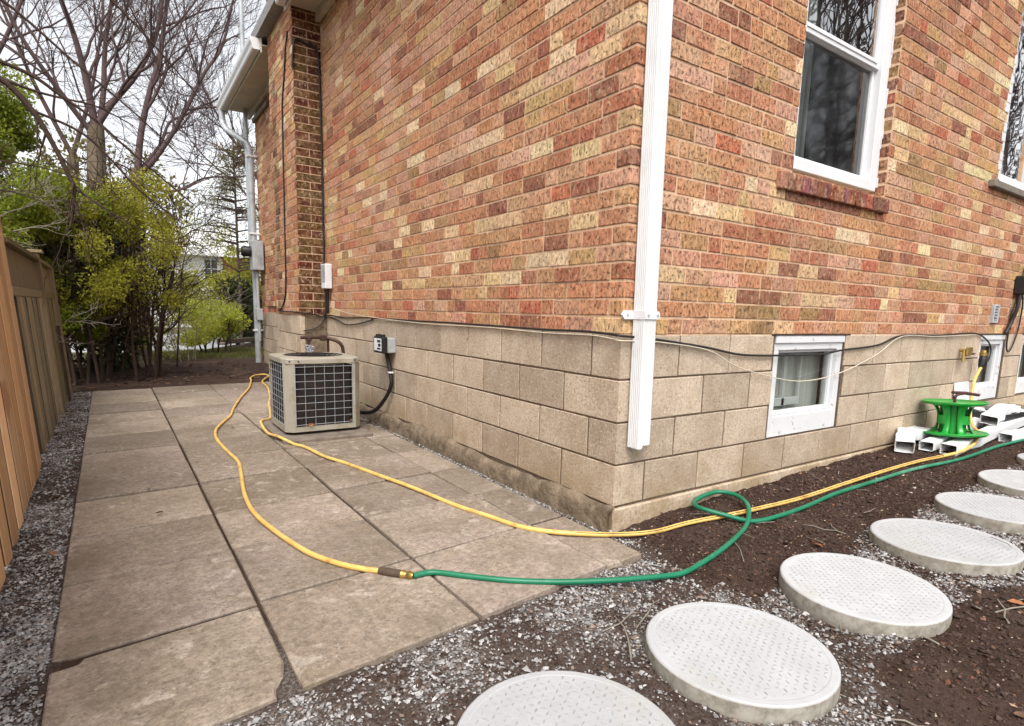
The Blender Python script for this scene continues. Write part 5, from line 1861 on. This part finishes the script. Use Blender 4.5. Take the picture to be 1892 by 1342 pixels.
# paler dead twigs at the left edge
dt = thing("dead_shrub", "tangle of pale dead twigs above the old fence at the left edge", "shrub", (-3.2, 5.6, -.95))
mb = MB()
for i in range(8):
    p = Vector((RNG.uniform(-.1, .5), RNG.uniform(-.3, .3), RNG.uniform(.6, 2.0)))
    grow([mb, mb, mb, mb], p, Vector((RNG.uniform(.3, 1), RNG.uniform(-.3, .3), RNG.uniform(-.2, .5))).normalized(), .35, .007, 1, 4, RNG, .7, 0, (2, 3), .3, .75, .0025)
mb.tube([(0, 0, 0), (.1, 0, 1.0), (.2, 0, 2.0)], [.03, .02, .012], 6)
mb.build("twigs", M['graytwig'], dt, kind="stuff")


def leaves(mbs, centres, count, size, r, shape=(1, 1, 1), droop=0.0, aspect=.55):
    """many small bent leaf pairs spread through overlapping clumps"""
    V, F_ = [], []
    for _ in range(count):
        c, R_ = centres[r.randrange(len(centres))]
        d = rnd_unit(r) * (R_ * r.random() ** .45)
        p = Vector(c) + Vector((d.x * shape[0], d.y * shape[1], d.z * shape[2]))
        out = (d.normalized() if d.length > 1e-5 else rnd_unit(r)) * .7 + rnd_unit(r) * .8 + Vector((0, 0, -droop))
        out.normalize()
        s_ = size * r.uniform(.6, 1.4)
        w = out.cross(rnd_unit(r)).normalized() * s_ * aspect * .5
        b2 = len(V)
        V += [p, p + out * s_ * .5 + w, p + out * s_, p + out * s_ * .5 - w]
        F_ += [(b2, b2 + 1, b2 + 2), (b2, b2 + 2, b2 + 3)]
    mbs.add(V, F_)


def bush(name, label, base, stems, clumps, count, size, leafm, stemm='stem', seed=1, cat="shrub", group=None, shape=(1, 1, 1), droop=0., twigs=0, stemr=.022, aspect=.55):
    r = random.Random(seed)
    t = thing(name, label, cat, base, group=group)
    a, l_ = MB(), MB()
    for (dx, dy, h, lx, ly) in stems:
        P_ = [Vector((dx, dy, -.05)), Vector((dx + lx * .25 + r.uniform(-.05, .05), dy + ly * .25, h * .3)), Vector((dx + lx * .6 + r.uniform(-.06, .06), dy + ly * .6, h * .68)), Vector((dx + lx, dy + ly, h))]
        P_ = smooth_path(P_, 4)
        n = len(P_)
        a.tube(P_, [stemr * (1 - .65 * i / (n - 1)) for i in range(n)], 7)
        for k in range(twigs):
            i = r.randrange(3, n)
            bd = (P_[i] - P_[i - 1]).normalized()
            s2 = rnd_unit(r); s2 = (s2 - bd * s2.dot(bd)).normalized()
            grow([a, a, a, a], P_[i], (bd * .8 + s2 * .8).normalized(), .4 * r.uniform(.6, 1.4), stemr * .4, 2, 4, r, .6, .1, (2, 3), .2, .72, .0035)
    a.build("stems", M[stemm], t)
    leaves(l_, [((c[0], c[1], c[2]), c[3]) for c in clumps], count, size, r, shape, droop, aspect)
    l_.build("foliage", M[leafm], t)
    return t


R2 = random.Random(77)
# big cedar behind the fence
cl = []
for i in range(46):
    z = R2.uniform(.6, 3.7)
    rr = max(.15, (4.4 - z) * .28)
    a_ = R2.uniform(0, 6.28)
    cl.append((rr * .8 * math.cos(a_), rr * .8 * math.sin(a_), z, R2.uniform(.16, .34)))
bush("cedar_tree", "bright green cedar behind the fence at the left edge", (-3.05, 7.5, -.95), [(0, 0, 3.6, 0, 0)], cl, 46000, .040, 'leaf_cedar', 'bark', 4, "tree", None, (1, 1, .6), .3, stemr=.12)
cl = []
for i in range(34):
    z = R2.uniform(.9, 2.6)
    a_ = R2.uniform(0, 6.28); rr = R2.uniform(.1, .85)
    cl.append((rr * math.cos(a_), rr * math.sin(a_), z, R2.uniform(.14, .3)))
bush("evergreen_shrub", "dark leafy evergreen pressing over the end of the old fence", (-2.85, 7.0, -.95), [(0, 0, 2.2, .1, 0), (.2, .1, 2.0, .1, 0), (.3, .2, 2.1, .3, .1)], cl, 26000, .038, 'leaf_cedar', 'stem', 5, "shrub", None, (1, 1, .6), .3, twigs=6)
# multi stemmed shrubs beyond the patio
def stems_for(r, n, w, h, fl):
    out = []
    for i in range(n):
        x = r.uniform(-w, w)
        out.append((x, r.uniform(-.35, .35), h * r.uniform(.75, 1.1), x * fl + r.uniform(-.3, .3), r.uniform(-.2, .2)))
    return out
cl = [(R2.uniform(-.8, .7), R2.uniform(-.75, .4), 1.0 + 1.5 * R2.random() ** 1.5, R2.uniform(.12, .28)) for _ in range(50)]
bush("leafy_shrub", "tall many-stemmed shrub with yellow green leaves beyond the patio's left corner", (-1.95, 7.35, -.92), stems_for(R2, 16, .5, 2.2, .7), cl, 30000, .034, 'leaf_yellow', 'stem', 6, twigs=14, group="shrubs beyond the patio")
cl = [(R2.uniform(-.3, 1.15), R2.uniform(-.6, .6), R2.uniform(1.0, 2.3), R2.uniform(.10, .24)) for _ in range(34)]
bush("leafy_shrub", "open arching shrub with thin yellow green leaves in front of the white house", (-1.45, 8.8, -.92), stems_for(R2, 9, .4, 2.3, 1.6), cl, 3000, .032, 'leaf_yellow', 'stem', 7, twigs=13, stemr=.014, group="shrubs beyond the patio")
cl = [(R2.uniform(-.45, .45), R2.uniform(-.4, .4), R2.uniform(.3, 1.0), R2.uniform(.14, .26)) for _ in range(22)]
bush("low_shrub", "low spreading shrub with fresh lime leaves beside the driveway", (-.30, 11.7, -.95), stems_for(R2, 8, .3, .9, .8), cl, 13000, .045, 'leaf_lime', 'stem', 8, twigs=4, shape=(1.2, 1, .8), group="shrubs beyond the patio")
cl = [(R2.uniform(-.9, .5), R2.uniform(-.5, .5), R2.uniform(.15, .8), R2.uniform(.14, .26)) for _ in range(22)]
bush("low_shrub", "low arching olive shrub left of the lime one, over the driveway edge", (-.95, 10.3, -.93), stems_for(R2, 9, .3, .9, 2.0), cl, 3600, .032, 'leaf_yellow', 'graytwig', 9, twigs=3, shape=(1.2, 1, .7), stemr=.010, group="shrubs beyond the patio")
# dense dark growth behind the old fence end
cl = [(R2.uniform(-.8, .9), R2.uniform(-.7, .5), R2.uniform(.1, 1.9), R2.uniform(.2, .36)) for _ in range(40)]
bush("dark_shrub", "dense dark evergreen shrub filling the corner behind the fence end", (-2.75, 8.3, -.95), [(0, 0, 1.7, 0, 0), (.3, .1, 1.6, .1, 0)], cl, 13000, .08, 'leaf_dark', 'stem', 10, twigs=3)
# dark conifer and hedge near the driveway
cl = [(R2.uniform(-.5, .5), R2.uniform(-.6, .6), R2.uniform(.2, 1.6), R2.uniform(.2, .4)) for _ in range(30)]
bush("conifer_shrub", "dark conifer beside the far house, right of the lime shrub", (1.32, 18.0, -1.0), [(0, 0, 1.6, 0, 0)], cl, 7000, .13, 'leaf_dark', 'stem', 11, group="far shrubs")
cl = [(R2.uniform(-.9, 1.2), R2.uniform(-.8, .8), R2.uniform(.2, 2.9), R2.uniform(.25, .5)) for _ in range(34)]
bush("yellow_shrub", "mid green shrub beside the grey downspout at the house corner", (2.0, 19.4, -1.0), [(0, 0, 2.4, 0, 0), (.5, 0, 2.4, 0, 0)], cl, 6500, .12, 'leaf_yellow', 'stem', 12, group="far shrubs")
cl = [(R2.uniform(-1.4, 1.2), R2.uniform(-.8, .8), R2.uniform(.3, 2.1), R2.uniform(.25, .5)) for _ in range(34)]
bush("yellow_shrub", "olive shrub in front of the white far house", (.75, 21.0, -1.0), [(0, 0, 2.0, 0, 0), (.5, 0, 2.0, 0, 0)], cl, 6000, .12, 'leaf_yellow', 'stem', 13, group="far shrubs")
# brownish pine right behind the downspout
r = random.Random(15)
pt = thing("pine_tree", "thin brownish pine behind the curved downspout", "tree", (.66, 14.3, -1.0))
a, l_ = MB(), MB()
a.tube([(0, 0, 0), (0, 0, 3), (0, 0, 6.0)], [.035, .028, .012], 8)
cs = []
for i in range(60):
    z = r.uniform(1.9, 5.0); ang = r.uniform(0, 6.28); L_ = (6.4 - z) * .20 + .2
    e = Vector((math.cos(ang) * L_, math.sin(ang) * L_, z + L_ * .1))
    a.tube([(0, 0, z), e * .5 + Vector((0, 0, z * .5 + .04)), e], [.022, .014, .006], 4)
    for k in range(4):
        f = .4 + .2 * k
        cs.append(((e.x * f, e.y * f, z + L_ * .1 * f), .15))
leaves(l_, [(c_, .26) for c_, _ in cs], 7500, .10, r, (1, 1, .9), .1, .16)
a.build("trunk", M['bark'], pt); l_.build("needles", M['leaf_brown'], pt)
# background thicket of evergreen mass at the left
cl = [(R2.uniform(-3.0, 2.6), R2.uniform(-.9, .9), R2.uniform(.3, 5.2), R2.uniform(.3, .6)) for _ in range(60)]
bush("olive_thicket", "tall olive thicket between the tree trunks", (-2.6, 16.5, -1.0), [(-2, 0, 5, 0, 0), (-1, 0, 5, -.4, 0), (0, 0, 5, .3, 0), (1, 0, 4.5, .5, 0), (2, 0, 4, .3, 0)], cl, 8500, .12, 'leaf_brown', 'graytwig', 16, twigs=24, group="far shrubs")
cl = [(R2.uniform(-.9, .9), R2.uniform(-.6, .6), R2.uniform(.7, 3.1), R2.uniform(.16, .34)) for _ in range(34)]
bush("leafy_shrub", "taller airy shrub with yellow leaves at the foot of the forked trunk", (-1.75, 10.2, -.95), stems_for(R2, 8, .4, 2.9, .9), cl, 3400, .036, 'leaf_yellow', 'stem', 17, twigs=12, stemr=.015, group="shrubs beyond the patio")

# grass strip at the edge of the yard
n = 9000
gx_ = NPR.uniform(-1.4, 1.6, n); gy_ = NPR.uniform(10.4, 13.2, n)
h = NPR.uniform(.03, .085, n); an = NPR.rand(n) * 6.28; tl = NPR.rand(n) * .6
z0 = G(gx_, gy_) + relief(gx_, gy_)
w = .006
dx, dy = np.cos(an) * w, np.sin(an) * w
V = np.stack([np.stack([gx_ - dx, gy_ - dy, z0], -1), np.stack([gx_ + dx, gy_ + dy, z0], -1), np.stack([gx_ + np.sin(an) * h * tl, gy_ - np.cos(an) * h * tl, z0 + h], -1)], 1).reshape(-1, 3)
me = fast_mesh("grass", V, np.arange(3 * n).reshape(-1, 3), M['grass'])
link("grass", me, kind="stuff", label="thin short grass between the bare soil and the driveway")
# stacked garden timbers
for i, (x, y, rz, L_, zb, lb) in enumerate(((.55, 13.9, .95, 2.3, 0, "lower dark garden timber lying by the driveway"), (.62, 14.05, .92, 2.0, .17, "upper dark garden timber resting on blocks by the driveway"))):
    mb = MB(); mb.box((-L_ / 2, -.08, 0), (L_ / 2, .08, .11), bev=.01)
    mb.build("garden_timber", M['timber'], None, loc=(x, y, gz(x, y) + .03 + zb), rz=rz, label=lb, cat="timber", group="garden timbers")
for i, f in enumerate((-.85, 0, .85)):
    mb = MB(); mb.box((-.08, -.08, 0), (.08, .08, .06), bev=.008)
    x, y = .55 + f * math.cos(.95), 13.9 + f * math.sin(.95)
    mb.build("timber_block", M['pad'], None, loc=(x + .01, y + .02, gz(x, y) + .14), rz=.95, label=("pale spacer block under the left end of the upper garden timber", "pale spacer block under the middle of the upper garden timber", "pale spacer block under the right end of the upper garden timber")[i], cat="block", group="spacer blocks under the timber")

# ------------------------------------------------------------------ far house
fh = thing("far_house", "white house with pale roof, shuttered windows and a brick corner beyond the shrubs", "house", (1.05, 27, .25))
mb = MB(); mb.box((-7.0, 0, -1.3), (.9, 6, 2.05)); mb.build("siding", M['siding'], fh)
mb = MB()
for k in range(40):
    z = -1.25 + k * .083
    mb.box((.905, -.03 + RNG.uniform(-.003, .003), z), (2.4, 6, z + .070), tuple(c_ * RNG.uniform(.8, 1.1) for c_ in (.40, .10, .07)))
mb.box((.91, 0, -1.3), (2.39, 5.9, 2.05), (.4, .3, .24)); mb.build("brick_wall", M['brick_mass'], fh)
mb = MB(); mb.add([(-7.4, -.5, 2.1), (2.8, -.5, 2.1), (2.8, 3, 3.5), (-7.4, 3, 3.5), (2.8, 6.5, 2.1), (-7.4, 6.5, 2.1), (-7.4, -.5, 1.94), (2.8, -.5, 1.94)], [(0, 1, 2, 3), (3, 2, 4, 5), (6, 7, 1, 0), (1, 4, 2), (0, 3, 5)]); mb.build("roof", M['siding'], fh)
FP = simple("far_pane", (.05, .06, .06), (.10, .11, .11), 2, .15, 0)
for x in (-4.6, -3.0, -1.25, .50):
    wx = MB(); frame_rect(wx, x - .30, x + .30, .95, 1.85, .05, .05, .05, .05, -.06, .0); wx.box((x - .018, -.05, 1.0), (x + .018, 0, 1.8)); wx.box((x - .25, -.05, 1.40), (x + .25, -.001, 1.43)); wx = wx.build("window", M['vinyl'], fh)
    mb = MB(); mb.box((x - .26, -.02, 1.0), (x + .26, -.012, 1.8)); mb.build("pane", FP, wx)
    for s_ in (-1, 1):
        mb = MB(); mb.box((x + s_ * .31, -.05, .93), (x + s_ * .46, -.001, 1.87)); mb.build("shutter", M['vinyl'], fh)
mb = MB(); mb.box((-20, 0, 0), (30, .3, .25)); mb.build("retaining_curb", M['pad'], None, loc=(3, 25.2, -1.1), label="low pale kerb along the far side of the driveway", cat="kerb")

# trees behind the camera: they stand across the yard and show as reflections in the panes
MIR = [(9.8, -5.2, 31, "nearest bare tree across the yard, mirrored in the large window"), (13.0, -6.2, 32, "second bare tree across the yard, mirrored in the upper window pane"), (16.5, -7.5, 33, "third bare tree across the yard, mirrored behind the nearer ones"),
       (21.5, -5.6, 35, "fourth bare tree across the yard, mirrored in the far right window"), (12.0, -9.0, 36, "deepest bare tree across the yard, mirrored faintly in the large window"), (26.0, -6.5, 37, "last bare tree across the yard, mirrored at the right window's edge")]
for i, (x, y, s_, lb) in enumerate(MIR):
    bare_tree(lb, (x, y, -1.0),
              [([(x, y, 2.0), (x - .8, y, 4.2), (x - 1.6, y + .2, 7.5)], (.15, .06), 9, 2.2),
               ([(x, y, 2.0), (x + .7, y, 4.5), (x + 1.1, y - .3, 8.0)], (.15, .06), 9, 2.2),
               ([(x, y, 1.4), (x + .9, y, 2.6), (x + 2.0, y - .3, 4.5)], (.10, .04), 6, 1.6)],
              [((x, y, -1.0), .28), ((x + .1, y, 1.0), .22), ((x, y, 2.0), .18)], s_, 3, 'bark', 'bark', group="trees mirrored in the windows", minr=.012)
